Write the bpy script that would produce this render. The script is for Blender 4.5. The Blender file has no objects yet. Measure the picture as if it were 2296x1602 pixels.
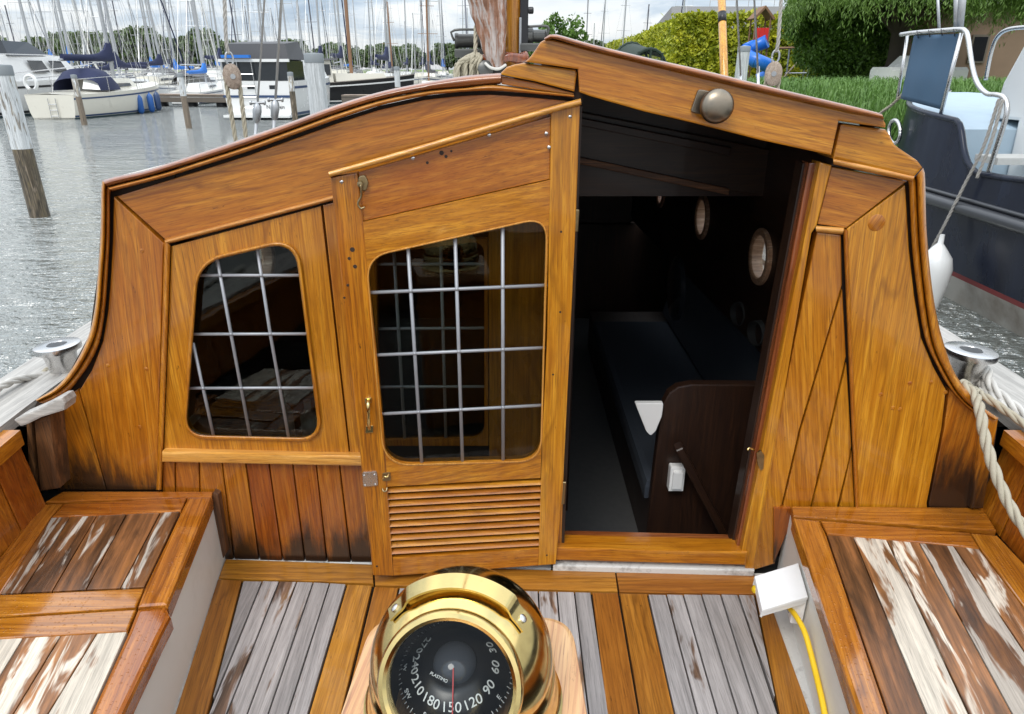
import bpy, bmesh, math, random
import numpy as np
from mathutils import Vector, Matrix
R = math.radians
random.seed(7); rng = np.random.default_rng(7)
scene = bpy.context.scene
C = scene.collection

# ------------------------------------------------------------------ camera
H = 2.10                                   # eye height above the water
PITCH = R(22.6); ct, st = math.cos(PITCH), math.sin(PITCH)
F, CX, CY = 1550.0, 1148.0, 801.0          # focal length / centre measured on a 2296 px wide print
cam = bpy.data.cameras.new('Camera'); camo = bpy.data.objects.new('Camera', cam); C.objects.link(camo)
camo.location = (0, 0, H); camo.rotation_euler = (R(90) - PITCH, 0, 0)
cam.sensor_width = 36; cam.lens = 36 * F / 2296; cam.clip_start = .02; cam.clip_end = 6000
scene.camera = camo

# ------------------------------------------------------------------ world and sun
SUN_EL, SUN_AZ = R(52), R(205)             # azimuth clockwise from +Y: behind the viewer, a bit to the left
world = bpy.data.worlds.new('World'); scene.world = world; world.use_nodes = True
sun = bpy.data.lights.new('Sun', 'SUN'); sun.energy = 1.5; sun.angle = R(24); sun.color = (1, .95, .88)
suno = bpy.data.objects.new('Sun', sun); C.objects.link(suno)
sd = Vector((math.sin(SUN_AZ) * math.cos(SUN_EL), math.cos(SUN_AZ) * math.cos(SUN_EL), math.sin(SUN_EL)))
suno.rotation_euler = sd.to_track_quat('Z', 'Y').to_euler(); suno.location = (0, -8, 20)
scene.view_settings.view_transform = 'Standard'; scene.view_settings.look = 'None'
scene.view_settings.exposure = 0.2; scene.view_settings.gamma = 1
scene.cycles.use_denoising = True
scene.cycles.max_bounces = 7; scene.cycles.transparent_max_bounces = 12
scene.cycles.diffuse_bounces = 4; scene.cycles.glossy_bounces = 4; scene.cycles.transmission_bounces = 6

def nd(t, typ, ins=None, **props):
    n = t.nodes.new(typ)
    for k, v in props.items(): setattr(n, k, v)
    for k, v in (ins or {}).items():
        s = n.inputs[k]
        if isinstance(v, bpy.types.NodeSocket): t.links.new(v, s)
        else: s.default_value = v
    return n
def mth(t, op, a, b=0.0, c=None, clamp=False):
    ins = {0: a, 1: b}
    if c is not None: ins[2] = c
    return nd(t, 'ShaderNodeMath', ins, operation=op, use_clamp=clamp).outputs[0]
def mixc(t, f, a, b, bt='MIX'):
    n = nd(t, 'ShaderNodeMix', {0: f, 6: a, 7: b}, data_type='RGBA', blend_type=bt); return n.outputs[2]
def ramp(t, f, stops):
    n = nd(t, 'ShaderNodeValToRGB', {0: f}); e = n.color_ramp.elements
    while len(e) < len(stops): e.new(.5)
    for x, (p, c) in zip(e, stops):
        x.position = p; x.color = (c, c, c, 1) if isinstance(c, (int, float)) else (*c, 1)
    return n.outputs[0]
def vmul(t, a, b): return nd(t, 'ShaderNodeVectorMath', {0: a, 1: b}, operation='MULTIPLY').outputs[0]
def vadd(t, a, b): return nd(t, 'ShaderNodeVectorMath', {0: a, 1: b}, operation='ADD').outputs[0]
def noise(t, vec, scale=1, detail=3, rough=.55, dist=0):
    return nd(t, 'ShaderNodeTexNoise', {'Vector': vec, 'Scale': scale, 'Detail': detail, 'Roughness': rough, 'Distortion': dist}).outputs[0]
def maprange(t, v, a, b, c=0., d=1., smooth=False):
    n = nd(t, 'ShaderNodeMapRange', {0: v, 1: a, 2: b, 3: c, 4: d}); n.clamp = True
    if smooth: n.interpolation_type = 'SMOOTHSTEP'
    return n.outputs[0]

# sky: thin blue sky behind a broken overcast, brighter towards the zenith as an overcast sky is
t = world.node_tree; t.nodes.clear()
tc = nd(t, 'ShaderNodeTexCoord').outputs['Generated']
sp = nd(t, 'ShaderNodeSeparateXYZ', {0: tc}).outputs
zz = mth(t, 'MAXIMUM', sp[2], 0.0)
den = mth(t, 'ADD', zz, .16)
pv = nd(t, 'ShaderNodeCombineXYZ', {0: mth(t, 'DIVIDE', sp[0], den), 1: mth(t, 'DIVIDE', sp[1], den), 2: 0.3}).outputs[0]
c1 = noise(t, pv, 1.15, 7, .58, .4)
c2 = noise(t, vadd(t, pv, (3.1, 8.7, 0)), .8, 4, .5)
cloud = ramp(t, c1, [(.33, (.36, .47, .62)), (.45, (.60, .70, .82)), (.54, (.90, .94, .97)), (.66, (1.0, 1.0, 1.0))])
cloud = mixc(t, maprange(t, c2, .35, .7, 0, .55), cloud, (.52, .61, .72, 1))
lum = mth(t, 'MULTIPLY_ADD', zz, 1.9, .82)
cloud = vmul(t, cloud, nd(t, 'ShaderNodeCombineXYZ', {0: lum, 1: lum, 2: lum}).outputs[0])
sky = nd(t, 'ShaderNodeTexSky', sky_type='NISHITA', sun_disc=False, sun_elevation=SUN_EL, sun_rotation=SUN_AZ)
cl10 = vmul(t, cloud, (11.2, 11.0, 10.8))
mix = mixc(t, .86, sky.outputs[0], cl10)
bg = nd(t, 'ShaderNodeBackground', {0: mix, 1: .1})
wo = nd(t, 'ShaderNodeOutputWorld', {0: bg.outputs[0]})

# ------------------------------------------------------------------ materials
def newmat(name):
    m = bpy.data.materials.new(name); m.use_nodes = True; t = m.node_tree; t.nodes.clear(); return m, t
def finish(t, bsdf, disp=None):
    nd(t, 'ShaderNodeOutputMaterial', {0: bsdf})
def principled(t, col, rough, metal=0., normal=None, coat=0., coat_r=.08, spec=.5, ior=1.5, trans=0.):
    ins = {'Base Color': col, 'Roughness': rough, 'Metallic': metal, 'Coat Weight': coat, 'Coat Roughness': coat_r,
           'Specular IOR Level': spec, 'IOR': ior, 'Transmission Weight': trans}
    if normal is not None: ins['Normal'] = normal
    return nd(t, 'ShaderNodeBsdfPrincipled', ins).outputs[0]
def bump(t, h, strength=.2, dist=.002, normal=None):
    ins = {'Height': h, 'Strength': strength, 'Distance': dist}
    if normal is not None: ins['Normal'] = normal
    return nd(t, 'ShaderNodeBump', ins).outputs[0]
def gcoord(t): return nd(t, 'ShaderNodeAttribute', attribute_name='gc').outputs['Vector']
def pos(t): return nd(t, 'ShaderNodeNewGeometry').outputs['Position']
def rnd(t): return nd(t, 'ShaderNodeObjectInfo').outputs['Random']

def grain_nodes(t, ring=1.0):
    g = gcoord(t)
    n1 = noise(t, vmul(t, g, (1.1, 5, 5)), 1, 2)
    sh = mth(t, 'MULTIPLY', n1, 3.2 * ring)
    cv = nd(t, 'ShaderNodeCombineXYZ', {0: 0., 1: sh, 2: sh}).outputs[0]
    n2 = noise(t, vadd(t, vmul(t, g, (2.2, 60, 60)), cv), 1, 6, .68)
    # growth rings: narrow dark lines that wander into cathedrals
    gx = nd(t, 'ShaderNodeSeparateXYZ', {0: g}).outputs
    nb = noise(t, vmul(t, g, (2.1, 7.5, 7.5)), 1, 3, .5)
    ph = mth(t, 'ADD', mth(t, 'MULTIPLY', mth(t, 'ADD', gx[1], mth(t, 'MULTIPLY', gx[2], .83)), 210.0), mth(t, 'MULTIPLY', nb, 44.0))
    rg = mth(t, 'POWER', mth(t, 'MULTIPLY_ADD', mth(t, 'SINE', ph, 0.), .5, .5), 4.0)
    zone = maprange(t, noise(t, vmul(t, g, (1.3, 9, 9)), 1, 2), .44, .66, .1, 1)
    rg = mth(t, 'MULTIPLY', rg, zone)
    n3 = noise(t, vmul(t, g, (14, 380, 380)), 1, 3, .65)
    bl = noise(t, vmul(t, g, (2.4, 4.2, 4.2)), 1, 4, .6)
    return g, n2, rg, n3, bl

def wood(name, dark, mid, light, rough=.28, coat=.5, stain=None, drops=False, hue=.5, ringamt=.62, blotch=None, poreamt=.6):
    m, t = newmat(name)
    g, n2, rg, n3, bl = grain_nodes(t)
    md = [d * .35 + m_ * .65 for d, m_ in zip(dark, mid)]
    col = ramp(t, n2, [(.28, md), (.48, mid), (.68, light)])
    fine = noise(t, vmul(t, g, (3.5, 210, 210)), 1, 3, .6)
    col = mixc(t, maprange(t, fine, .45, .68, 0, .72), col, (*dark, 1))
    col = mixc(t, mth(t, 'MULTIPLY', rg, ringamt), col, (*[c * .8 for c in dark], 1))
    col = mixc(t, maprange(t, n3, .54, .70, 0, poreamt), col, (*[c * .45 for c in dark], 1))
    col = mixc(t, maprange(t, bl, .50, .74, 0, .42), col, (*(blotch or [dark[0] * 1.45, dark[1] * 1.15, dark[2]]), 1))
    col = mixc(t, maprange(t, bl, .44, .26, 0, .35), col, (*light, 1))
    spk = noise(t, vmul(t, g, (26, 70, 70)), 1, 4, .7)
    col = mixc(t, maprange(t, spk, .66, .74, 0, .75), col, (*[c * .28 for c in dark], 1))
    scr = noise(t, vmul(t, g, (7, 240, 240)), 1, 2, .5)
    col = mixc(t, maprange(t, scr, .74, .80, 0, .5), col, (*[min(1, c * 1.25 + .03) for c in light], 1))
    r = rnd(t)
    hs = nd(t, 'ShaderNodeHueSaturation', {'Hue': mth(t, 'MULTIPLY_ADD', r, .014, .493), 'Saturation': 1.03,
            'Value': mth(t, 'MULTIPLY_ADD', r, .26, .90), 'Fac': 1.0, 'Color': col}).outputs[0]
    col = hs
    rr = mth(t, 'MULTIPLY_ADD', bl, .25, rough - .1)
    if stain:                                             # black rain-water staining with a ragged edge
        z0, z1 = stain
        P = pos(t); zs = nd(t, 'ShaderNodeSeparateXYZ', {0: P}).outputs[2]
        rag = noise(t, vmul(t, P, (34, 34, 6)), 1, 6, .7)
        big = noise(t, vmul(t, P, (4.6, 4.6, 1.2)), 1, 2)
        k = mth(t, 'ADD', maprange(t, zs, z0, z1, 1, 0), mth(t, 'ADD', mth(t, 'MULTIPLY_ADD', rag, .9, -.45), mth(t, 'MULTIPLY_ADD', big, 1.5, -.68)))
        sm = maprange(t, k, .45, .98, 0, .95, True)
        col = mixc(t, sm, col, (.016, .010, .007, 1))
    nrm = bump(t, mth(t, 'ADD', mth(t, 'MULTIPLY', n3, .6), fine), .14, .0012)
    if drops:
        v = nd(t, 'ShaderNodeTexVoronoi', {'Vector': pos(t), 'Scale': 120.0, 'Randomness': 1.0}, feature='F1')
        sz = nd(t, 'ShaderNodeSeparateXYZ', {0: v.outputs['Color']}).outputs[0]
        lim = maprange(t, sz, .25, 1, .05, .42)
        dome = mth(t, 'SUBTRACT', 1.0, mth(t, 'DIVIDE', v.outputs['Distance'], lim), clamp=True)
        dome = mth(t, 'POWER', dome, .55)
        nrm = bump(t, dome, .55, .0022, nrm)
        rr = mth(t, 'MULTIPLY', rr, .55)
    finish(t, principled(t, col, rr, normal=nrm, coat=coat, coat_r=.07))
    return m

TD, TM, TL = (.22, .068, .009), (.43, .160, .019), (.58, .255, .036)
M = {}
M['teak'] = wood('varnished_teak', TD, TM, TL)
M['teak_stained'] = wood('varnished_teak_stained', (.15, .040, .008), (.33, .100, .015), (.47, .175, .028), stain=(.66, .92))
M['teak_bench_stain'] = wood('varnished_teak_stained_low', (.19, .055, .009), (.40, .135, .017), (.55, .225, .034), stain=(.905, 1.22))
M['teak_light'] = wood('varnished_teak_edge', (.33, .13, .028), (.56, .26, .06), (.70, .37, .11), ringamt=.12)
M['teak_red'] = wood('varnished_mahogany', (.10, .028, .012), (.24, .070, .024), (.38, .13, .042), rough=.2, coat=.7)
M['teak_wet'] = wood('wet_varnished_teak', (.17, .050, .010), (.38, .135, .022), (.52, .21, .038), rough=.22, coat=.8, drops=True)
M['floor_frame'] = wood('oiled_teak_floor', (.16, .058, .012), (.34, .135, .024), (.46, .20, .040), rough=.34, coat=.3)
M['wood_dark'] = wood('shade_dark_interior_wood', (.012, .005, .003), (.026, .011, .005), (.045, .019, .008), rough=.45, coat=.1)  # colour taken near black to hold the unlit cabin's shade
M['wood_old'] = wood('stained_old_wood', (.035, .020, .012), (.13, .055, .020), (.26, .12, .05), rough=.55, coat=.05, ringamt=.5)
M['mast_wood'] = wood('mast_pine', (.24, .08, .010), (.56, .25, .035), (.70, .36, .06), ringamt=.8)
M['block_wood'] = wood('weathered_block_wood', (.16, .12, .09), (.34, .27, .21), (.48, .40, .33), rough=.7, coat=0)
M['board_base'] = wood('pale_striped_hardwood', (.42, .19, .09), (.60, .36, .16), (.70, .48, .24), rough=.3, ringamt=.1, blotch=(.46, .20, .11))

def weathered(name, base, brown, bias, wet=.5):
    m, t = newmat(name)
    g, n2, rg, n3, bl = grain_nodes(t, .6)
    col = ramp(t, n2, [(.28, [c * .55 for c in base]), (.5, base), (.7, [min(1, c * 1.35) for c in base])])
    col = mixc(t, maprange(t, n3, .5, .7, 0, .5), col, (*[c * .3 for c in base], 1))
    r = rnd(t)
    pm = noise(t, vadd(t, vmul(t, g, (3.2, 21, 21)), nd(t, 'ShaderNodeCombineXYZ', {0: mth(t, 'MULTIPLY', r, 13.), 1: 0., 2: 0.}).outputs[0]), 1, 4, .6, .5)
    k = mth(t, 'ADD', pm, mth(t, 'MULTIPLY_ADD', r, .30, bias))
    msk = maprange(t, k, .52, .60, 0, 1, True)
    bc = ramp(t, n2, [(.3, [c * .3 for c in brown]), (.5, brown), (.72, [min(1, c * 2.1) for c in brown])])
    wv = noise(t, vmul(t, g, (4.0, 17, 17)), 1, 4, .6, .4)
    bc = mixc(t, maprange(t, wv, .50, .66, 0, .8), bc, (brown[0] * .22, brown[1] * .26, brown[2] * .32, 1))
    bc = mixc(t, maprange(t, wv, .44, .32, 0, .6), bc, (brown[0] * 1.9, brown[1] * 1.8, brown[2] * 1.1, 1))
    col = mixc(t, msk, col, bc)
    hs = nd(t, 'ShaderNodeHueSaturation', {'Value': mth(t, 'MULTIPLY_ADD', r, .35, .82), 'Fac': 1.0, 'Color': col}).outputs[0]
    nrm = bump(t, mth(t, 'ADD', mth(t, 'MULTIPLY', n3, .7), n2), .35, .002)
    rr = mth(t, 'SUBTRACT', .55, mth(t, 'MULTIPLY', msk, .22))
    finish(t, principled(t, hs, rr, normal=nrm, coat=0.12 * wet, coat_r=.2)); return m
M['deck_grey'] = weathered('weathered_grey_teak', (.33, .30, .285), (.12, .07, .045), -.25, 1)
M['bench_pale'] = weathered('peeling_pale_teak', (.60, .53, .43), (.19, .080, .028), -.15)
M['bench_brown'] = weathered('peeling_brown_teak', (.48, .42, .35), (.15, .060, .020), .06)
M['counter_grey'] = weathered('shaded_grey_counter', (.09, .085, .08), (.04, .025, .015), -.2, 0)  # darker take on the weathered grey, with indoor shade in the colour
M['rail_grey'] = weathered('bare_grey_rail', (.38, .36, .33), (.30, .27, .24), -.3, 0)

def plain(name, col, rough=.5, metal=0., var=.12, scale=30, coat=0., bmp=.0, dirt=None, dirt_amt=.5, spec=.5):
    m, t = newmat(name)
    P = nd(t, 'ShaderNodeTexCoord').outputs['Object']
    n = noise(t, P, scale, 4, .6)
    n0 = noise(t, P, scale * .12, 3, .6)
    v = mth(t, 'MULTIPLY_ADD', mth(t, 'ADD', n, n0), var, 1 - var)
    c = nd(t, 'ShaderNodeHueSaturation', {'Value': v, 'Fac': 1.0, 'Color': (*col, 1)}).outputs[0]
    if dirt: c = mixc(t, maprange(t, mth(t, 'MULTIPLY_ADD', n0, .6, mth(t, 'MULTIPLY', n, .4)), .5, .68, 0, dirt_amt), c, (*dirt, 1))
    rr = mth(t, 'MULTIPLY_ADD', n, .2, rough - .1)
    nrm = bump(t, n, bmp, .003) if bmp else None
    finish(t, principled(t, c, rr, metal, nrm, coat=coat, spec=spec)); return m
M['brass'] = plain('polished_brass', (.72, .55, .23), .15, 1., .10, 60, dirt=(.26, .18, .07), dirt_amt=.45)
M['brass_old'] = plain('tarnished_brass', (.34, .26, .14), .36, 1., .2, 60, dirt=(.12, .10, .06), dirt_amt=.7)
M['bronze'] = plain('dull_bronze', (.26, .22, .17), .34, 1., .25, 50, dirt=(.10, .085, .06), dirt_amt=.8)
M['steel'] = plain('brushed_steel', (.62, .61, .60), .26, 1., .12, 80, dirt=(.34, .32, .30))
M['galv'] = plain('galvanised_fitting', (.40, .41, .42), .45, .8, .2, 60)
M['lead'] = plain('lead_came', (.33, .34, .36), .45, .35, .2, 90)
M['white_paint'] = plain('cream_white_paint', (.72, .71, .66), .4, 0, .08, 14, dirt=(.40, .38, .30), dirt_amt=.35)
M['white_dirty'] = plain('scuffed_white_paint', (.60, .59, .56), .6, 0, .2, 60, dirt=(.12, .11, .10), dirt_amt=.9)
M['white_plastic'] = plain('white_plastic', (.80, .80, .79), .35, 0, .04, 40)
M['yellow'] = plain('yellow_cable', (.86, .56, .02), .4, 0, .08, 40)
M['black'] = plain('black_paint', (.012, .012, .014), .35, 0, .2, 30)
M['caulk'] = plain('black_caulk', (.012, .011, .010), .7, 0, .2, 30)
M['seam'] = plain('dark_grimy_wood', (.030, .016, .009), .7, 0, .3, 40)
M['rope'] = plain('beige_rope', (.38, .34, .255), .85, 0, .25, 120, bmp=.4, dirt=(.24, .21, .15))
M['rope_white'] = plain('white_rope', (.54, .52, .48), .85, 0, .2, 120, bmp=.4)
M['rope_grey'] = plain('grey_rope', (.34, .32, .29), .85, 0, .2, 120, bmp=.4)
M['winch'] = plain('dark_winch_metal', (.10, .10, .095), .4, .6, .2, 60)
M['wire'] = plain('steel_wire', (.50, .50, .49), .4, .7, .1, 60)
M['cushion'] = plain('blue_cushion', (.036, .045, .060), .95, 0, .12, 200)  # blue darkened to carry the shade inside the cabin
M['carpet'] = plain('grey_carpet', (.085, .085, .085), .95, 0, .3, 300)  # grey lowered as well, cabin shade included in the tone
M['card_black'] = plain('compass_black', (.006, .006, .007), .3, 0, .1, 30)
M['print_white'] = plain('printed_white', (.72, .74, .72), .5, 0, .02, 10)
M['print_red'] = plain('printed_red', (.45, .05, .05), .5, 0, .02, 10)

def glassmat(name, tint=(.62, .65, .63), refl=1.0, r=.01):
    m, t = newmat(name)
    fr = nd(t, 'ShaderNodeFresnel', {'IOR': 1.5}).outputs[0]
    P = nd(t, 'ShaderNodeTexCoord').outputs['Object']
    nrm = bump(t, noise(t, P, 9, 2), .04, .01)
    gl = nd(t, 'ShaderNodeBsdfGlossy', {'Color': (1, 1, 1, 1), 'Roughness': r, 'Normal': nrm}).outputs[0]
    tr = nd(t, 'ShaderNodeBsdfTransparent', {'Color': (*tint, 1)}).outputs[0]
    f = mth(t, 'MULTIPLY', fr, .46 * refl, clamp=True)
    finish(t, nd(t, 'ShaderNodeMixShader', {0: f, 1: tr, 2: gl}).outputs[0]); return m
M['glass'] = glassmat('window_glass')  # grey tint stands in for shade on the post and cabin behind
M['glass_dark'] = glassmat('tinted_glass', (.20, .22, .24))
M['glass_clear'] = glassmat('clear_plastic', (.86, .88, .88))

def water_mat():
    m, t = newmat('harbour_water')
    P = pos(t)
    a = noise(t, vmul(t, P, (1.2, 3.0, 1)), 1, 3, .55, .8)
    b = noise(t, vmul(t, P, (5, 9, 1)), 1, 3, .55, .8)
    c = noise(t, vmul(t, P, (.25, .5, 1)), 1, 2)
    e = noise(t, vmul(t, P, (13, 22, 1)), 1, 2, .5, .6)
    b = mth(t, 'MULTIPLY_ADD', e, .30, b)
    h = mth(t, 'ADD', mth(t, 'MULTIPLY', a, 1.0), mth(t, 'MULTIPLY_ADD', b, .42, mth(t, 'MULTIPLY', c, .8)))
    nrm = bump(t, h, 1.0, .36)
    finish(t, principled(t, (.165, .18, .165, 1), .03, normal=nrm, spec=.5, ior=2.3)); return m
M['water'] = water_mat()

# ------------------------------------------------------------------ mesh helpers
def ray(px, py):
    u, v = (px - CX) / F, (CY - py) / F
    return Vector((u, ct + v * st, -st + v * ct))
EYE = Vector((0, 0, H))
def onY(px, py, Y): d = ray(px, py); return EYE + d * (Y / d.y)
def onX(px, py, X): d = ray(px, py); return EYE + d * (X / d.x)
def onZ(px, py, z): d = ray(px, py); return EYE + d * ((z - H) / d.z)
BK, BY = .04, 1.75
def B(px, py, off=0.): d = ray(px, py); return EYE + d * ((BY - off) / (d.y + BK * d.x))      # face of the aft bulkhead
nB = Vector((-BK, -1, 0)).normalized()
def D(px, py, off=0.): d = ray(px, py); return EYE + d * ((1.702 - off) / (d.y - .09 * d.x))  # face of the opened door leaf
nD = Vector((.09, -1, 0)).normalized()
ZF, ZB = H - 1.434, H - 1.185               # cockpit floor, bench top

def origin_of(p):
    v = Vector((0, 0, 0))
    while p is not None: v += p.location; p = p.parent
    return v
GRAIN = {}
def put(name, me, mat, parent=None, loc=None):
    o = bpy.data.objects.new(name, me); C.objects.link(o)
    if mat is not None and not me.materials: me.materials.append(M[mat] if isinstance(mat, str) else mat)
    if parent is not None: o.parent = parent
    if loc is not None: o.location = loc
    return o
def add_gc(me, grain):
    n = len(me.vertices)
    if n == 0: return
    co = np.empty(n * 3, np.float32); me.vertices.foreach_get('co', co); co = co.reshape(-1, 3)
    a = Vector(grain).normalized()
    b = a.cross(Vector((0, 1, 0)));
    if b.length < .3: b = a.cross(Vector((0, 0, 1)))
    b.normalize(); c = a.cross(b)
    off = rng.uniform(-20, 20, 3)
    g = np.stack([co @ np.array(v) for v in (a, b, c)], 1) + off
    at = me.attributes.new('gc', 'FLOAT_VECTOR', 'POINT'); at.data.foreach_set('vector', g.astype(np.float32).ravel())
def used_only(verts, faces):
    u = sorted({i for f in faces for i in f}); mp = {a: b for b, a in enumerate(u)}
    return [verts[i] for i in u], [tuple(mp[i] for i in f) for f in faces]
def mk(name, verts, faces, mat, parent=None, smooth=False, grain=(0, 0, 1)):
    """world-space vertices -> one mesh object under parent"""
    o0 = origin_of(parent); verts, faces = used_only(verts, faces)
    me = bpy.data.meshes.new(name); me.from_pydata([tuple(Vector(v) - o0) for v in verts], [], faces); me.update()
    if smooth: me.polygons.foreach_set('use_smooth', [True] * len(me.polygons))
    add_gc(me, grain)
    return put(name, me, mat, parent)
def bm_obj(name, bm, mat, parent=None, smooth=False, grain=(0, 0, 1)):
    o0 = origin_of(parent)
    if o0.length: bmesh.ops.translate(bm, verts=bm.verts, vec=-o0)
    bmesh.ops.recalc_face_normals(bm, faces=bm.faces)
    me = bpy.data.meshes.new(name); bm.to_mesh(me); bm.free()
    if smooth: me.polygons.foreach_set('use_smooth', [True] * len(me.polygons))
    add_gc(me, grain)
    return put(name, me, mat, parent)
def prism_bm(bm, front, back, bevel=.002):
    vf = [bm.verts.new(p) for p in front]; vb = [bm.verts.new(p) for p in back]; n = len(vf)
    ff = bm.faces.new(vf); bm.faces.new(vb[::-1])
    for i in range(n): bm.faces.new((vf[i], vb[i], vb[(i + 1) % n], vf[(i + 1) % n]))
    if bevel:
        bmesh.ops.recalc_face_normals(bm, faces=bm.faces)
        bmesh.ops.bevel(bm, geom=list(ff.edges), offset=bevel, segments=2, profile=.6, affect='EDGES', clamp_overlap=True)
def prism(name, front, n, thick, mat, parent, bevel=.002, grain=(0, 0, 1)):
    """front outline (world) pushed back along -n by thick"""
    bm = bmesh.new(); n = Vector(n).normalized()
    prism_bm(bm, front, [Vector(p) - n * thick for p in front], bevel)
    return bm_obj(name, bm, mat, parent, grain=grain)
def box(name, lo, hi, mat, parent=None, bevel=.003, grain=(0, 0, 1), rot=None, about=None):
    bm = bmesh.new()
    lo, hi = Vector(lo), Vector(hi)
    f = [Vector((lo.x, lo.y, hi.z)), Vector((hi.x, lo.y, hi.z)), Vector((hi.x, hi.y, hi.z)), Vector((lo.x, hi.y, hi.z))]
    b = [Vector((p.x, p.y, lo.z)) for p in f]
    prism_bm(bm, f, b, bevel)
    if rot is not None: bmesh.ops.rotate(bm, verts=bm.verts, cent=about or (lo + hi) / 2, matrix=rot)
    return bm_obj(name, bm, mat, parent, grain=grain)
def obox(name, a, b, w, h, mat, parent=None, up=(0, 0, 1), bevel=.002):
    """bar from a to b, w wide, h deep along up"""
    a, b = Vector(a), Vector(b); d = (b - a).normalized(); s = d.cross(Vector(up)).normalized(); u = s.cross(d)
    cs = [s * w / 2 + u * h / 2, -s * w / 2 + u * h / 2, -s * w / 2 - u * h / 2, s * w / 2 - u * h / 2]
    bm = bmesh.new(); prism_bm(bm, [a + c for c in cs], [b + c for c in cs], 0)
    if bevel: bmesh.ops.bevel(bm, geom=list(bm.edges), offset=bevel, segments=1, affect='EDGES', clamp_overlap=True)
    return bm_obj(name, bm, mat, parent, grain=d)
def cat(pts, n):
    """smooth curve through pts resampled to n"""
    P = [np.array(p, float) for p in pts]
    if len(P) == 2: return [Vector(P[0] + (P[1] - P[0]) * i / (n - 1)) for i in range(n)]
    Q = [2 * P[0] - P[1]] + P + [2 * P[-1] - P[-2]]; out = []
    for i in range(1, len(Q) - 2):
        for k in range(16):
            u = k / 16; a, b, c, d = Q[i - 1], Q[i], Q[i + 1], Q[i + 2]
            out.append(.5 * (2 * b + (c - a) * u + (2 * a - 5 * b + 4 * c - d) * u * u + (3 * b - a - 3 * c + d) * u ** 3))
    out.append(P[-1]); out = np.array(out)
    L = np.r_[0, np.cumsum(np.linalg.norm(np.diff(out, axis=0), axis=1))]
    q = np.linspace(0, L[-1], n)
    return [Vector([np.interp(x, L, out[:, j]) for j in range(out.shape[1])]) for x in q]
def sweep_rings(path):
    """parallel-transport frames along a path"""
    T = [(path[min(i + 1, len(path) - 1)] - path[max(i - 1, 0)]).normalized() for i in range(len(path))]
    u = T[0].orthogonal().normalized(); fr = []
    for i, tt in enumerate(T):
        u = (u - tt * u.dot(tt)).normalized(); fr.append((u.copy(), tt.cross(u)))
    return fr
def tube_data(path, r, seg=8, v0=0, caps=True):
    fr = sweep_rings(path); V = []; Fc = []; n = len(path)
    for i, p in enumerate(path):
        rr = r(i / (n - 1)) if callable(r) else r
        for k in range(seg):
            a = 2 * math.pi * k / seg; V.append(p + (fr[i][0] * math.cos(a) + fr[i][1] * math.sin(a)) * rr)
    for i in range(n - 1):
        for k in range(seg):
            a, b = v0 + i * seg + k, v0 + i * seg + (k + 1) % seg; Fc.append((a, b, b + seg, a + seg))
    if caps:
        Fc.append(tuple(v0 + k for k in range(seg))[::-1]); Fc.append(tuple(v0 + (n - 1) * seg + k for k in range(seg)))
    return V, Fc
def tube(name, pts, r, mat, parent=None, seg=10, n=None, grain=(0, 0, 1)):
    path = cat(pts, n or max(2, len(pts) * (6 if len(pts) > 2 else 1)))
    V, Fc = tube_data(path, r, seg); return mk(name, V, Fc, mat, parent, True, grain)
def rope(name, pts, r, mat, parent=None, lay=6.5):
    path0 = cat(pts, 200); L = sum((path0[i + 1] - path0[i]).length for i in range(199))
    n = int(min(900, max(16, L / (r * lay) * 9))); path = cat(pts, n); fr = sweep_rings(path); V = []; Fc = []
    for s in range(3):
        ph = [2 * math.pi * (s / 3 + i / (n - 1) * L / (r * lay * 1.6)) for i in range(n)]
        sp_ = [path[i] + (fr[i][0] * math.cos(ph[i]) + fr[i][1] * math.sin(ph[i])) * r * .5 for i in range(n)]
        v, f = tube_data(sp_, r * .56, 6, len(V)); V += v; Fc += f
    return mk(name, V, Fc, mat, parent, True)
def lathe(name, prof, base, axis, mat, parent=None, seg=28, smooth=True, grain=None, caps=True):
    """prof: list of (radius, height along axis)"""
    a = Vector(axis).normalized(); u = a.orthogonal().normalized(); w = a.cross(u); base = Vector(base); V = []; Fc = []
    for r, h in prof:
        for k in range(seg):
            g = 2 * math.pi * k / seg; V.append(base + a * h + (u * math.cos(g) + w * math.sin(g)) * max(r, 1e-5))
    for i in range(len(prof) - 1):
        for k in range(seg):
            p, q = i * seg + k, i * seg + (k + 1) % seg; Fc.append((p, q, q + seg, p + seg))
    if caps: Fc.append(tuple(range(seg))[::-1]); Fc.append(tuple(range((len(prof) - 1) * seg, len(prof) * seg)))
    bm = bmesh.new(); vs = [bm.verts.new(v) for v in V]
    for f in Fc:
        try: bm.faces.new([vs[i] for i in f])
        except ValueError: pass
    o = bm_obj(name, bm, mat, parent, False, grain or a)
    if smooth:
        me = o.data
        me.polygons.foreach_set('use_smooth', [len(p.vertices) == 4 for p in me.polygons])
        try: me.set_sharp_from_angle(angle=R(40))
        except Exception: pass
    return o
def sharp(o, ang=35):
    me = o.data; me.polygons.foreach_set('use_smooth', [True] * len(me.polygons)); me.set_sharp_from_angle(angle=R(ang)); return o
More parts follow.
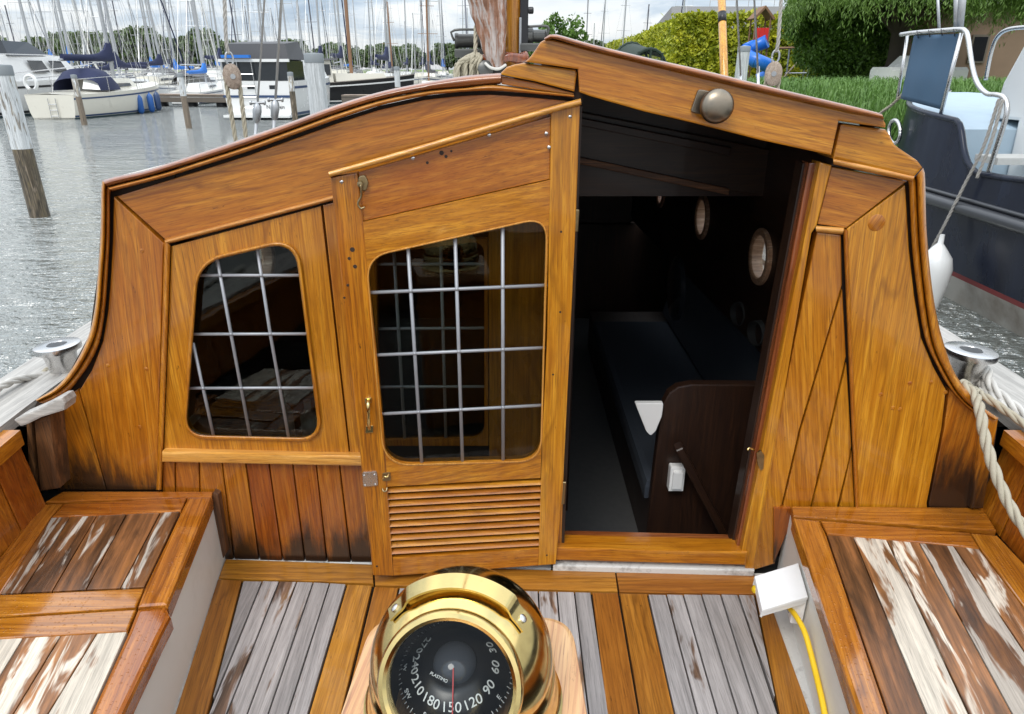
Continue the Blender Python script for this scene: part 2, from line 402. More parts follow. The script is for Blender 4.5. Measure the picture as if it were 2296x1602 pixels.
def band(name, A, Bp, PL, n, hgt, depth, mat, parent, m=7, off=0., grain=(0, 0, 1), shape=.5):
    """half-round moulding lying on plane function PL between pixel edges A and Bp (polylines)"""
    a = cat([(*p, 0) for p in A], n); b = cat([(*p, 0) for p in Bp], n); V = []; Fc = []
    w = m + 2
    for i in range(n):
        V.append(PL(a[i].x, a[i].y, off - depth))
        for k in range(m):
            s = k / (m - 1); x = a[i].lerp(b[i], s); hh = hgt * (max(0, 1 - (2 * s - 1) ** 2) ** shape)
            V.append(PL(x.x, x.y, off + hh))
        V.append(PL(b[i].x, b[i].y, off - depth))
    for i in range(n - 1):
        for k in range(w):
            p, q = i * w + k, i * w + (k + 1) % w; Fc.append((p, q, q + w, p + w))
    Fc.append(tuple(range(w))); Fc.append(tuple(range((n - 1) * w, n * w))[::-1])
    bm = bmesh.new(); vs = [bm.verts.new(v) for v in V]
    for f in Fc: bm.faces.new([vs[i] for i in f])
    return sharp(bm_obj(name, bm, mat, parent, True, grain), 50)
def round_poly(pts, rad, seg=6):
    out = []; n = len(pts)
    for i in range(n):
        p, a, b = Vector(pts[i]), Vector(pts[i - 1]), Vector(pts[(i + 1) % n]); r = rad[i] if isinstance(rad, (list, tuple)) else rad
        if r <= 0: out.append(p); continue
        da, db = (a - p), (b - p); r = min(r, da.length * .48, db.length * .48); s, e = p + da.normalized() * r, p + db.normalized() * r
        for k in range(seg + 1):
            u = k / seg; out.append(s * (1 - u) ** 2 + p * 2 * u * (1 - u) + e * u * u)
    return out
def inflate(poly, d):
    """offset a closed polygon outward by d pixels"""
    n = len(poly); c = sum((Vector(p) for p in poly), Vector((0, 0))) / n; out = []
    for i in range(n):
        a, p, b = Vector(poly[i - 1]), Vector(poly[i]), Vector(poly[(i + 1) % n]); t_ = (b - a).normalized(); nn = Vector((t_.y, -t_.x))
        if nn.dot(p - c) < 0: nn = -nn
        out.append(p + nn * d)
    return out
def ring_frame(name, outer, inner, PL, n, thick, mat, parent, off=0., grain=(0, 0, 1), bevel=.0025):
    """flat board with outline outer and a hole inner; both convex, matched by angle about the hole's centre"""
    c = sum((Vector(p) for p in inner), Vector((0, 0))) / len(inner)
    def hit(poly, d):
        best = None
        for i in range(len(poly)):
            a, b = Vector(poly[i - 1]) - c, Vector(poly[i]) - c; e = b - a
            den = d.x * e.y - d.y * e.x
            if abs(den) < 1e-9: continue
            tt = (a.x * e.y - a.y * e.x) / den; s = (a.x * d.y - a.y * d.x) / den
            if tt > 0 and -1e-6 <= s <= 1 + 1e-6: best = tt if best is None else max(best, tt)
        return c + d * best
    ang = sorted({round(math.atan2(*(Vector(p) - c).yx), 5) for p in list(outer) + list(inner)})
    rows = []
    for a in ang:
        d = Vector((math.cos(a), math.sin(a))); po, pi = hit(outer, d), hit(inner, d); rows.append((po, pi))
    bm = bmesh.new(); fo = [bm.verts.new(PL(*r[0], off)) for r in rows]; fi = [bm.verts.new(PL(*r[1], off)) for r in rows]
    bo = [bm.verts.new(v.co - n * thick) for v in fo]; bi = [bm.verts.new(v.co - n * thick) for v in fi]; k = len(rows)
    for i in range(k):
        j = (i + 1) % k
        bm.faces.new((fo[i], fo[j], fi[j], fi[i])); bm.faces.new((bo[i], bi[i], bi[j], bo[j]))
        bm.faces.new((fi[i], fi[j], bi[j], bi[i])); bm.faces.new((fo[i], bo[i], bo[j], fo[j]))
    return bm_obj(name, bm, mat, parent, grain=grain)
def clip_convex(sub, clip):
    ar = sum(clip[i - 1][0] * clip[i][1] - clip[i][0] * clip[i - 1][1] for i in range(len(clip))); sg = 1 if ar > 0 else -1
    out = [Vector(p) for p in sub]
    for i in range(len(clip)):
        a, b = Vector(clip[i - 1]), Vector(clip[i]); src, out = out, []
        ins = lambda p: sg * ((b.x - a.x) * (p.y - a.y) - (b.y - a.y) * (p.x - a.x)) >= 0
        for k in range(len(src)):
            p, q = src[k - 1], src[k]
            if ins(p) != ins(q):
                e, dd = b - a, q - p; den = dd.x * e.y - dd.y * e.x
                if abs(den) > 1e-12:
                    s = ((a.x - p.x) * e.y - (a.y - p.y) * e.x) / den; out.append(p + dd * s)
            if ins(q): out.append(q)
        if not out: return []
    return out
def leaded(outline, vert, horiz, PL, n, parent, off, lw=.0047):
    """panes and lead cames: vert/horiz are pixel polylines crossing the outline"""
    xs = lambda pl, y: np.interp(y, [p[1] for p in pl], [p[0] for p in pl]) if len(pl) > 1 else pl[0][0]
    ys = lambda pl, x: np.interp(x, [p[0] for p in pl], [p[1] for p in pl])
    vs = [[(-50, -50), (-50, 3000)]] + [[(2 * p[0][0] - p[-1][0] if 0 else p[0][0] - (p[-1][0] - p[0][0]) / (p[-1][1] - p[0][1]) * 300, p[0][1] - 300)] + p +
          [(p[-1][0] + (p[-1][0] - p[0][0]) / (p[-1][1] - p[0][1]) * 300, p[-1][1] + 300)] for p in vert] + [[(2400, -50), (2400, 3000)]]
    hs = [[(-60, 300), (2500, 300)]] + [[(p[0][0] - 800, p[0][1] - (p[-1][1] - p[0][1]) / (p[-1][0] - p[0][0]) * 800)] + p +
          [(p[-1][0] + 800, p[-1][1] + (p[-1][1] - p[0][1]) / (p[-1][0] - p[0][0]) * 800)] for p in horiz] + [[(-60, 1300), (2500, 1300)]]
    def cross(v, h):
        y = 700.
        for _ in range(30):
            x = xs(v, y); y = ys(h, x)
        return Vector((x, y))
    for i in range(len(vs) - 1):
        for j in range(len(hs) - 1):
            q = [cross(vs[i], hs[j]), cross(vs[i + 1], hs[j]), cross(vs[i + 1], hs[j + 1]), cross(vs[i], hs[j + 1])]
            c = clip_convex(q, outline)
            if len(c) < 3: continue
            jit = random.uniform(-.0012, .0012); jx = random.uniform(-1, 1) * 4e-6; cc = sum(c, Vector((0, 0))) / len(c)
            fr = [PL(*p, off + jit + jx * (p.x - cc.x)) for p in c]
            prism('pane', fr, n, .003, 'glass', parent, 0)
    def cut(p, q):
        a, b = Vector(p), Vector(q); t0, t1 = 0, 1; ts = [k / 400 for k in range(401)]
        sg = clip_convex([a, b, b + Vector((.01, .01))], outline)
        return a, b
    for pl, rr in [(p, lw) for p in vert] + [(p, lw * .96) for p in horiz]:
        V, Fc = tube_data([PL(*p, off + .001) for p in pl], rr, 8); mk('lead_came', V, Fc, 'lead', parent, True)
    for v in vert:
        for h in horiz:
            c = cross([(v[0][0], v[0][1])] + v[1:], h)
            if min(p[1] for p in v) < c.y < max(p[1] for p in v):
                V, Fc = tube_data([PL(c.x, c.y, off + .001), PL(c.x, c.y, off + .0085)], lambda s: lw * 1.35 * (1 - .45 * s), 8); mk('solder_joint', V, Fc, 'lead', parent, True)

def tag(o, label=None, cat_=None, group=None, kind=None):
    if label: o['label'] = label
    if cat_: o['category'] = cat_
    if group: o['group'] = group
    if kind: o['kind'] = kind
    return o
def thing(name, label, cat_, loc=(0, 0, 0), group=None):
    o = bpy.data.objects.new(name, None); C.objects.link(o); o.location = loc; o.empty_display_size = .2
    return tag(o, label, cat_, group)
def copy_tree(o, parent=None):
    c = o.copy(); C.objects.link(c); c.parent = parent
    for ch in list(o.children): copy_tree(ch, c)
    return c
def text_mesh(name, s, size, mat, parent, origin, xdir, ydir, depth=.0004, align='CENTER'):
    cu = bpy.data.curves.new(name, 'FONT'); cu.body = s; cu.size = size; cu.extrude = depth; cu.align_x = align; cu.align_y = 'CENTER'
    tmp = bpy.data.objects.new(name, cu); C.objects.link(tmp)
    dg = bpy.context.evaluated_depsgraph_get(); me = bpy.data.meshes.new_from_object(tmp.evaluated_get(dg))
    bpy.data.objects.remove(tmp); me.name = name; me.materials.clear()
    x = Vector(xdir).normalized(); z = x.cross(Vector(ydir)).normalized(); y = z.cross(x)
    o0 = origin_of(parent); mt = Matrix((x, y, z)).transposed().to_4x4(); mt.translation = Vector(origin) - o0
    me.transform(mt); return put(name, me, mat, parent)
# ================================================================== the wooden boat we stand on
boat = thing('wooden_sailboat', 'varnished wooden sailboat with open cabin door, teak cockpit benches and stepped mast', 'sailboat', (0, 1.75, 0))
UP = Vector((0, 0, 1)); XA = Vector((1, 0, 0)); YA = Vector((0, 1, 0))

# ---- hull, side decks, bulwarks
def hb(y): return float(np.interp(y, [-2.2, -1.2, 0, 1.0, 1.75, 2.3, 3.5, 5, 6.5, 7.6, 8.2], [.75, 1.12, 1.38, 1.53, 1.60, 1.62, 1.66, 1.62, 1.25, .6, .06]))
ys_ = np.linspace(-2.2, 8.2, 40); V, Fc = [], []
prof = [(1.0, 1.17), (1.0, .95), (.97, .6), (.9, .2), (.7, -.25), (.0, -.5)]
for y in ys_:
    for s in (-1, 1):
        for k, z in (prof if s < 0 else prof[::-1]): V.append((s * k * hb(y), y, z))
w = 12
for i in range(39):
    for k in range(w - 1):
        a = i * w + k; Fc.append((a, a + 1, a + 1 + w, a + w))
Fc.append(tuple(range(w)))
M['smoke_dome'] = plain('smoky_dome', (.05, .055, .065), .08, 0, .05, 30)
M['teak_worn'] = wood('worn_varnished_teak', (.13, .034, .006), (.36, .115, .014), (.52, .20, .026), ringamt=.7, poreamt=.8, blotch=(.30, .065, .008))
M['port_wood'] = wood('pale_port_wood', (.20, .09, .05), (.42, .24, .15), (.6, .42, .3), rough=.35, coat=.2)
M['hull_green'] = plain('dark_hull_paint', (.02, .035, .03), .3, 0, .1, 10)
hull = mk('hull', V, Fc, 'hull_green', boat, True)
def strip_deck(name, y0, y1, fin, fout, z, th, mat, n=14, grain=(0, 1, 0), parent=None):
    yy = np.linspace(y0, y1, n); V = []; Fc = []
    for y in yy: V += [(fin(y), y, z), (fout(y), y, z), (fout(y), y, z - th), (fin(y), y, z - th)]
    for i in range(n - 1):
        for k in range(4): a, b = i * 4 + k, i * 4 + (k + 1) % 4; Fc.append((a, b, b + 4, a + 4))
    Fc += [(0, 1, 2, 3), tuple(range(n * 4 - 1, n * 4 - 5, -1))]
    return mk(name, V, Fc, mat, parent or boat, False, grain)
sign = {-1: 'l', 1: 'r'}
for s in (-1, 1):
    strip_deck('side_deck', 1.87, 6.2, lambda y: s * .98, lambda y: s * (hb(y) - .012), 1.12, .03, 'rail_grey', parent=hull)
    strip_deck('rail_cap', -1.9, 2.6, lambda y: s * (hb(y) - .175), lambda y: s * (hb(y) + .03), 1.185, .035, 'rail_grey', 24, parent=hull)
    strip_deck('rail_cap', 2.603, 8.1, lambda y: s * max(.0, hb(y) - .10), lambda y: s * (hb(y) + .03), 1.20, .05, 'teak', 24, parent=hull)
    strip_deck('coaming_rail', -1.9, 1.70, lambda y: s * (hb(y) - .225), lambda y: s * (hb(y) - .178), 1.172, .045, 'teak', 24, parent=hull)
    y = 1.715
    while y > -1.4:
        y1 = y - .13
        prism('bulwark_plank', [Vector((s * (hb(y) - .20), y, 1.13)), Vector((s * (hb(y1 + .005) - .20), y1 + .005, 1.13)),
              Vector((s * (hb(y1 + .005) - .225), y1 + .005, ZB - .02)), Vector((s * (hb(y) - .225), y, ZB - .02))], (-s, 0, 0), .02, 'teak_stained', hull, .003)
        y = y1
    strip_deck('bulwark_backing', -1.9, 1.72, lambda y: s * (hb(y) - .172), lambda y: s * (hb(y) - .16), 1.15, .5, 'seam', parent=hull)
strip_deck('fore_deck', 5.2, 8.1, lambda y: -hb(y) + .012, lambda y: hb(y) - .012, 1.125, .03, 'rail_grey', parent=hull)
box('cockpit_sole_base', (-1.3, -1.9, ZF - .08), (1.3, 1.8, ZF - .024), 'caulk', hull, 0)
# grey knee and old post in the port corner, post in the starboard corner
prism('rail_knee', [B(*p, .09) for p in [(30, 943), (40, 937), (90, 915), (128, 894), (139, 893), (146, 905), (144, 921), (92, 937), (58, 954), (46, 957)]], nB, .05, 'rail_grey', hull, .006, XA)
prism('corner_post', [B(*p, .05) for p in [(58, 952), (70, 945), (82, 1102), (66, 1104)]], nB, .05, 'wood_old', hull, .006)
prism('corner_post', [B(*p, .06) for p in [(74, 944), (112, 930), (130, 1098), (88, 1104)]], nB, .06, 'wood_old', hull, .012)
prism('corner_post', [B(*p, .02) for p in [(2204, 930), (2240, 940), (2206, 1142), (2178, 1142)]], nB, .05, 'teak_bench_stain', hull, .008)

# ---- aft bulkhead of the cabin
capL_out = [(229, 405), (227, 420), (225, 528), (219, 616), (213, 688), (201, 745), (177, 801), (148, 845), (120, 873), (80, 897)]
capL_mid = [(238, 414), (237, 428), (236, 532), (230, 622), (224, 695), (213, 754), (190, 805), (160, 850), (128, 880), (84, 901)]
capL_in = [(250, 424), (247, 436), (246, 536), (241, 628), (235, 700), (225, 761), (206, 808), (179, 848), (150, 882), (105, 908)]
capR_out = [(2070, 377), (2074, 395), (2078, 516), (2089, 637), (2105, 729), (2129, 809), (2149, 850), (2178, 886), (2210, 918), (2240, 938)]
capR_mid = [(2053, 396), (2055, 410), (2061, 536), (2075, 677), (2093, 777), (2125, 846), (2153, 890), (2186, 919), (2226, 944)]
capR_in = [(2036, 406), (2038, 420), (2045, 557), (2057, 661), (2073, 757), (2101, 822), (2129, 870), (2170, 914), (2214, 947)]
mouldTop_lo = [(252, 429), (371, 398), (459, 371), (560, 339), (660, 303), (751, 270), (850, 238), (950, 216), (1010, 209), (1047, 206), (1100, 204), (1189, 210), (1286, 219)]
bulk = None
def bprism(name, pts, mat, parent, off=0., thick=.03, bevel=.0025, grain=(0, 0, 1)):
    return prism(name, [B(*p, off) for p in pts], nB, thick, mat, parent, bevel, grain)
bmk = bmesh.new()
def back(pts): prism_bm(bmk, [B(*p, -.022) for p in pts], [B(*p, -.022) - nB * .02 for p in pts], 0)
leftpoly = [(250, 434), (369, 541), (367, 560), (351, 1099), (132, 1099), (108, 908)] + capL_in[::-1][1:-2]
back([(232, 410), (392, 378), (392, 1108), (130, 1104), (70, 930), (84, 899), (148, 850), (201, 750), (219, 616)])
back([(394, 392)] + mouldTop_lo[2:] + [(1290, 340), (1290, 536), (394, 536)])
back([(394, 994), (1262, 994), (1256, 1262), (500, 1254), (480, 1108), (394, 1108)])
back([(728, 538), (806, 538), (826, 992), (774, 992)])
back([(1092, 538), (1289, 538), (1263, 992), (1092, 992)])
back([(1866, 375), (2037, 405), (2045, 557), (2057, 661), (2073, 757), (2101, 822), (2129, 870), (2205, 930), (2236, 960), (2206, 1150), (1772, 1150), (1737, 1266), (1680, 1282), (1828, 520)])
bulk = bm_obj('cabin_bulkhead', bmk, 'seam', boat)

bprism('side_board', [(255, 442), (368, 547), (366, 562), (356, 900), (351, 1099), (240, 1099), (178, 876), (206, 830), (231, 765), (242, 700), (248, 628), (253, 536)], 'teak_bench_stain', bulk, thick=.028, grain=(.1, 0, 1))
bprism('side_board', [(175, 874), (238, 1099), (134, 1099), (110, 912), (152, 886)], 'teak_bench_stain', bulk, -.001, .028, grain=(-.1, 0, 1))
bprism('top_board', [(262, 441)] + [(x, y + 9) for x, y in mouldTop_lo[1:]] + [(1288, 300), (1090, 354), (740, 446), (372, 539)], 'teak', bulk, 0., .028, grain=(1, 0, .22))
band('moulding', [(368, 538), (738, 441), (1080, 346)], [(373, 549), (740, 452), (1080, 357)], B, 14, .012, .01, 'teak_light', bulk, grain=XA)
band('moulding', [(368, 541), (362, 760), (350, 1099)], [(383, 551), (376, 760), (363, 1099)], B, 14, .012, .01, 'teak', bulk)
# mouldings and caps along the edge
mt_up = [(240, 420), (369, 387), (459, 358), (560, 325), (660, 289), (751, 256), (850, 225), (950, 205), (1010, 199), (1047, 196), (1100, 189), (1150, 195), (1189, 201), (1287, 212)]
mt_lo = [(252, 429), (371, 398), (459, 371), (560, 339), (660, 303), (751, 270), (850, 238), (950, 216), (1010, 209), (1047, 206), (1100, 204), (1150, 207), (1189, 210), (1287, 219)]
band('edge_moulding', mt_up, mt_lo, B, 60, .022, .02, 'teak_light', bulk, grain=XA, off=.006)
cap_up = [(229, 405), (260, 396), (330, 381), (459, 340), (560, 306), (660, 271), (751, 237), (850, 207), (950, 186), (1047, 170), (1123, 164)]
cap_lo = [(241, 420), (270, 412), (340, 394), (459, 358), (560, 325), (660, 289), (751, 256), (850, 225), (950, 205), (1047, 196), (1123, 189)]
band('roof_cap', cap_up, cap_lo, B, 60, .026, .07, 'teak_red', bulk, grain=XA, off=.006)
band('side_cap', capL_out, capL_mid, B, 50, .022, .06, 'teak', bulk, off=.008)
band('edge_moulding', capL_mid, capL_in, B, 50, .014, .02, 'teak', bulk, off=.004)
band('side_cap', capR_out, capR_mid, B, 50, .022, .06, 'teak', bulk, off=.008)
band('edge_moulding', capR_mid, capR_in, B, 50, .014, .02, 'teak', bulk, off=.004)
# posts either side of the window, planks below
bprism('post', [(724, 461), (840, 430), (852, 1022), (786, 1022)], 'teak', bulk, -.002, .026)
bprism('post', [(1094, 352), (1288, 300), (1258, 1250), (1098, 1250)], 'teak', bulk, -.002, .026)
bprism('sill', [(362, 1014), (850, 1026), (850, 1047), (362, 1037)], 'teak_light', bulk, .024, .05, .006, XA)
top = [363, 392, 446, 497, 550, 602, 655, 708, 760, 813, 866, 918, 970, 1022, 1074, 1126, 1178, 1230, 1262]
bot = [362, 395, 452, 525, 582, 634, 684, 733, 787, 836, 884, 932, 980, 1028, 1076, 1124, 1172, 1220, 1256]
for i in range(len(top) - 1):
    yb = 1262
    bprism('plank', [(top[i] + 1.2, 1036), (top[i + 1] - 1.2, 1036), (bot[i + 1] - 1.2, yb), (bot[i] + 1.2, yb)], 'teak_stained', bulk, random.uniform(-.003, 0), .018, .004)
for a, b in [((300, 560), 0)]: pass
def plug(px, py, r=.006, off=.0, PL=B, n=nB, mat='teak', parent=None):
    c = PL(px, py, off); lathe('wood_plug', [(r, -.004), (r, .0006), (r * .8, .0012), (0.0001, .0012)], c, n, mat, parent or bulk, 12)
for p in [(318, 563), (328, 828), (242, 820), (313, 958), (2040, 860), (2088, 858), (2002, 915), (2018, 918), (2120, 880), (1975, 885)]: plug(*p)
for p, r_ in (((1965, 500), .021), ((2118, 905), .0)):
    if r_: lathe('round_patch', [(r_, -.003), (r_, .0004), (r_ * .93, .0012), (.0001, .0012)], B(*p, .0), nB, 'teak', bulk, 24, grain=(.5, 0, 1))
# starboard side of the bulkhead
bprism('corner_board', [(1865, 374), (2034, 407), (1897, 512), (1833, 503)], 'teak', bulk, 0, .028, grain=(1, 0, -.2))
bprism('side_board', [(2030, 416), (2038, 557), (2050, 663), (2066, 759), (2094, 825), (2121, 874), (2111, 962), (2078, 1128), (2080, 1150), (1926, 1150), (1910, 820), (1899, 514)], 'teak', bulk, 0, .028, grain=(-.06, 0, 1))
bprism('side_board', [(2129, 872), (2170, 914), (2206, 944), (2184, 1150), (2084, 1150), (2083, 1128), (2117, 962)], 'teak_bench_stain', bulk, -.002, .026)
band('moulding', [(1829, 506), (1893, 511)], [(1830, 521), (1889, 527)], B, 4, .012, .01, 'teak_light', bulk, grain=XA)
band('moulding', [(1890, 512), (1901, 780), (1917, 1140)], [(1902, 518), (1912, 780), (1928, 1140)], B, 12, .013, .01, 'teak', bulk)
pl = [[(1832, 522), (1886, 528), (1888, 640), (1792, 964), (1753, 1132), (1736, 1150), (1737, 1264), (1676, 1283)],
      [(1889, 650), (1897, 800), (1859, 964), (1818, 1134), (1816, 1150), (1756, 1150), (1757, 1132), (1796, 964)],
      [(1898, 815), (1909, 1000), (1904, 1031), (1878, 1134), (1876, 1150), (1820, 1150), (1822, 1134), (1863, 964)],
      [(1910, 1012), (1917, 1150), (1881, 1150), (1883, 1134)]]
for q in pl: bprism('plank', q, 'teak', bulk, random.uniform(-.004, -.001), .026, .003, grain=(-.2, 0, 1))
bprism('corner_post', [(1735, 1140), (1774, 1140), (1776, 1170), (1735, 1264)], 'teak_stained', bulk, .006, .03)
# right hand coaming block with its wavy end, moulding under it
def hprism(name, pts, mat, parent, off, thick, bevel=.004, grain=(1, 0, -.2)): return prism(name, [B(*p, off) for p in pts], nB, thick, mat, parent, bevel, grain)
hprism('coaming_block', [(1885, 280), (1892, 278), (1987, 291), (1995, 300), (2000, 312), (2006, 323), (2016, 332), (2028, 340), (2059, 361), (2070, 376), (2051, 397), (1868, 356)], 'teak', bulk, .03, .10, .006)
band('moulding', [(1868, 354), (1960, 373), (2051, 394)], [(1869, 369), (1960, 390), (2046, 408)], B, 8, .014, .02, 'teak_light', bulk, grain=XA, off=.02)
# left hand block under the hatch
hprism('coaming_block', [(1123, 168), (1124, 163), (1136, 151), (1154, 145), (1174, 142), (1230, 149), (1290, 157), (1294, 164), (1288, 206), (1200, 183)], 'teak', bulk, .034, .12, .006)
hprism('coaming_strip', [(1123, 171), (1200, 186), (1286, 209), (1287, 214), (1190, 200), (1124, 189)], 'teak', bulk, .02, .06, .003)

# ---- leaded window in the bulkhead
wo_ = round_poly([(446, 592), (660, 541), (716, 982), (417, 975)], [58, 62, 46, 46], 8)
wg = inflate(wo_, -1)
win = ring_frame('cabin_window', [(385, 553), (719, 463), (782, 1016), (368, 1013)], inflate(wo_, 8), B, nB, .03, 'teak', bulk, 0.); win.parent = boat
n_ = len(wo_)
def closed_band(name, inner, outer, PL, n, hgt, depth, mat, parent, off=0., m=6):
    V, Fc = [], []; k = len(inner); w = m + 2
    for i in range(k):
        V.append(PL(*inner[i], off - depth))
        for j in range(m):
            s = j / (m - 1); p = Vector(inner[i]).lerp(Vector(outer[i]), s); V.append(PL(p.x, p.y, off + hgt * max(0, 1 - (2 * s - 1) ** 2) ** .5))
        V.append(PL(*outer[i], off - depth))
    for i in range(k):
        for j in range(w): a, b = i * w + j, i * w + (j + 1) % w; c, d = ((i + 1) % k) * w + (j + 1) % w, ((i + 1) % k) * w + j; Fc.append((a, b, c, d))
    bm = bmesh.new(); vs = [bm.verts.new(v) for v in V]
    for f in Fc: bm.faces.new([vs[i] for i in f])
    return sharp(bm_obj(name, bm, mat, parent, True), 50)
closed_band('window_moulding', wo_, inflate(wo_, 10), B, nB, .010, .022, 'teak', win, .001)
leaded(wo_, [[(486, 575), (518, 749), (561, 980)], [(576, 553), (606, 749), (647, 980)], [(433, 769), (479, 978)]],
       [[(436, 618), (670, 618)], [(430, 750), (690, 749)], [(420, 871), (706, 870)]], B, nB, win, -.014)
# fixed leaded window hidden behind the open door leaf
w2 = round_poly([(812, 575), (1086, 540), (1086, 984), (832, 988)], [20, 34, 34, 20], 6)
win2 = ring_frame('fixed_window', [(806, 536), (1093, 536), (1095, 1000), (828, 1000)], w2, B, nB, .028, 'teak', bulk, -.003); win2.parent = boat
leaded(w2, [[(883, 560), (908, 990)], [(988, 550), (1000, 990)]], [[(812, 593), (1086, 592)], [(820, 738), (1086, 736)], [(828, 868), (1086, 867)]], B, nB, win2, -.016, .0045)

# ---- doorway: jamb, sill, threshold
jamb = bprism('door_jamb', [(1838, 364), (1866, 371), (1832, 505), (1820, 524), (1690, 1283), (1672, 1278), (1662, 1240)], 'teak', boat, .012, .05, .004)
for q, off, mt in [([(1815, 366), (1836, 366), (1764, 760), (1672, 1240), (1650, 1234)], -.012, 'teak_red'), ([(1800, 366), (1818, 366), (1655, 1232), (1640, 1222)], -.04, 'wood_dark')]:
    bprism('jamb_strip', q, mt, jamb, off, .05, .003)
box('sill_step', tuple(B(1250, 1249, -.06) - Vector((.02, 0, 0))), tuple(B(1672, 1238, .012)), 'teak_light', jamb, 0) if 0 else None
def zbar(name, p0, p1, off0, off1, mat, parent, bevel=.003):
    a, b = B(*p0, off0), B(*p1, off0); z0, z1 = min(a.z, b.z), max(a.z, b.z)
    fr = [Vector((a.x, a.y, z1)), Vector((b.x, b.y, z1)), Vector((b.x, b.y, z0)), Vector((a.x, a.y, z0))]
    return prism(name, fr, nB, off0 - off1, mat, parent, bevel, XA)
zbar('door_sill', (1225, 1228), (1672, 1268), .02, -.045, 'teak', jamb, .005)
zbar('door_sill', (1225, 1208), (1655, 1250), -.047, -.09, 'teak_red', jamb, .003)
zbar('threshold_strip', (1240, 1268), (1690, 1294), .022, -.03, 'white_dirty', jamb, .004)
zbar('threshold_strip', (500, 1256), (1236, 1284), .003, -.03, 'white_dirty', jamb, .004)
bprism('catch_plate', [(1697, 1018), (1706, 1010), (1714, 1022), (1712, 1052), (1706, 1056), (1700, 1045)], 'brass_old', jamb, .016, .005, .001)
tube('catch_pin', [B(1692, 1010, .0), B(1680, 1005, .006), B(1676, 1010, .01)], .003, 'brass', jamb, 6)
bprism('left_jamb', [(1288, 232), (1306, 238), (1264, 1250), (1254, 1250)], 'wood_dark', jamb, -.004, .06, .002)

# ---- sliding hatch over the doorway
hatch = hprism('sliding_hatch', [(1224, 88), (1212, 95), (1200, 113), (1190, 127), (1178, 139), (1230, 146), (1296, 156), (1299, 207), (1322, 216), (1445, 251), (1553, 276), (1706, 315), (1864, 349), (1870, 322), (1881, 272), (1930, 279), (1986, 287),
      (1987, 279), (1979, 263), (1910, 252), (1740, 213), (1578, 174), (1440, 140), (1322, 111), (1262, 95), (1240, 89)], 'teak', boat, .05, .045, .004)
band('hatch_cap', [(1220, 86), (1226, 79), (1244, 77), (1262, 81), (1322, 98), (1440, 127), (1578, 158), (1740, 198), (1910, 238), (1977, 255)],
     [(1222, 90), (1230, 87), (1244, 88), (1264, 94), (1322, 111), (1440, 141), (1578, 175), (1740, 214), (1910, 253), (1983, 268)], B, 50, .016, .08, 'teak_red', hatch, off=.056, grain=XA)
ht = [(1226, 83), (1262, 87), (1322, 104), (1440, 134), (1578, 166), (1740, 206), (1910, 245), (1978, 262)]
Va = [B(*p, .0) for p in ht]; Vb = [Vector((v.x, 2.50, v.z - .03)) for v in Va]; k = len(ht)
mk('hatch_top', Va + Vb + [v - UP * .025 for v in Va] + [v - UP * .025 for v in Vb],
   [(i, i + 1, k + i + 1, k + i) for i in range(k - 1)] + [(2 * k + i, 3 * k + i, 3 * k + i + 1, 2 * k + i + 1) for i in range(k - 1)] + [(k + i, k + i + 1, 3 * k + i + 1, 3 * k + i) for i in range(k - 1)] +
   [(0, k, 3 * k, 2 * k), (k - 1, 3 * k - 1, 4 * k - 1, 2 * k - 1)], 'teak_red', hatch, True, XA)
kn = B(1598, 238, .05)
prism('knob_plate', [B(*p, .058) for p in round_poly([(1566, 200), (1640, 214), (1620, 268), (1548, 252)], 7, 3)], nB, .009, 'bronze', hatch, .002)
lathe('knob', [(.016, .0), (.014, .016), (.018, .022), (.0345, .026), (.0375, .032), (.0365, .040), (.030, .047), (.019, .0515), (.008, .053), (.0001, .0533)], B(1600, 240, .056), (nB + Vector((-.02, 0, .08))).normalized(), 'bronze', hatch, 36)

# ---- cabin shell: roof, sides, inside
rp = [(-1.04, 1.845), (-.90, 1.878), (-.76, 1.910), (-.60, 1.958), (-.44, 2.0), (-.2, 2.05), (0, 2.075), (.2, 2.05), (.44, 2.0), (.60, 1.958), (.76, 1.910), (.90, 1.878), (1.04, 1.845)]
def roof_piece(name, prof, y0, y1, drop0, drop1, th=.035, mat='white_paint', n=8):
    V, Fc = [], []; k = len(prof)
    for i in range(n):
        f = i / (n - 1); y = y0 + (y1 - y0) * f; d = drop0 + (drop1 - drop0) * f; nar = 1 - .12 * max(0, (y - 1.8) / 3.4)
        V += [(x * nar, y, z - d) for x, z in prof] + [(x * nar, y, z - d - th) for x, z in prof]
    for i in range(n - 1):
        a = i * 2 * k; b = a + 2 * k
        for j in range(k - 1): Fc += [(a + j, a + j + 1, b + j + 1, b + j), (a + k + j, b + k + j, b + k + j + 1, a + k + j + 1)]
        Fc += [(a, b, b + k, a + k), (a + k - 1, a + 2 * k - 1, b + 2 * k - 1, b + k - 1)]
    for a in (0, (n - 1) * 2 * k): Fc += [(a + j, a + k + j, a + k + j + 1, a + j + 1) for j in range(k - 1)]
    return mk(name, V, Fc, mat, boat, True)
roof = roof_piece('cabin_roof', rp, 2.42, 5.1, .012, .07)
q = roof_piece('ceiling', rp, 2.425, 5.0, .052, .112, .01, 'wood_dark'); q.parent = roof
q = roof_piece('ceiling', rp[:7] + [(.13, 2.06)], 1.845, 2.42, .048, .052, .01, 'wood_dark'); q.parent = roof
q = roof_piece('roof_side_panel', rp[:7] + [(.13, 2.06)], 1.845, 2.417, .005, .012); q.parent = roof
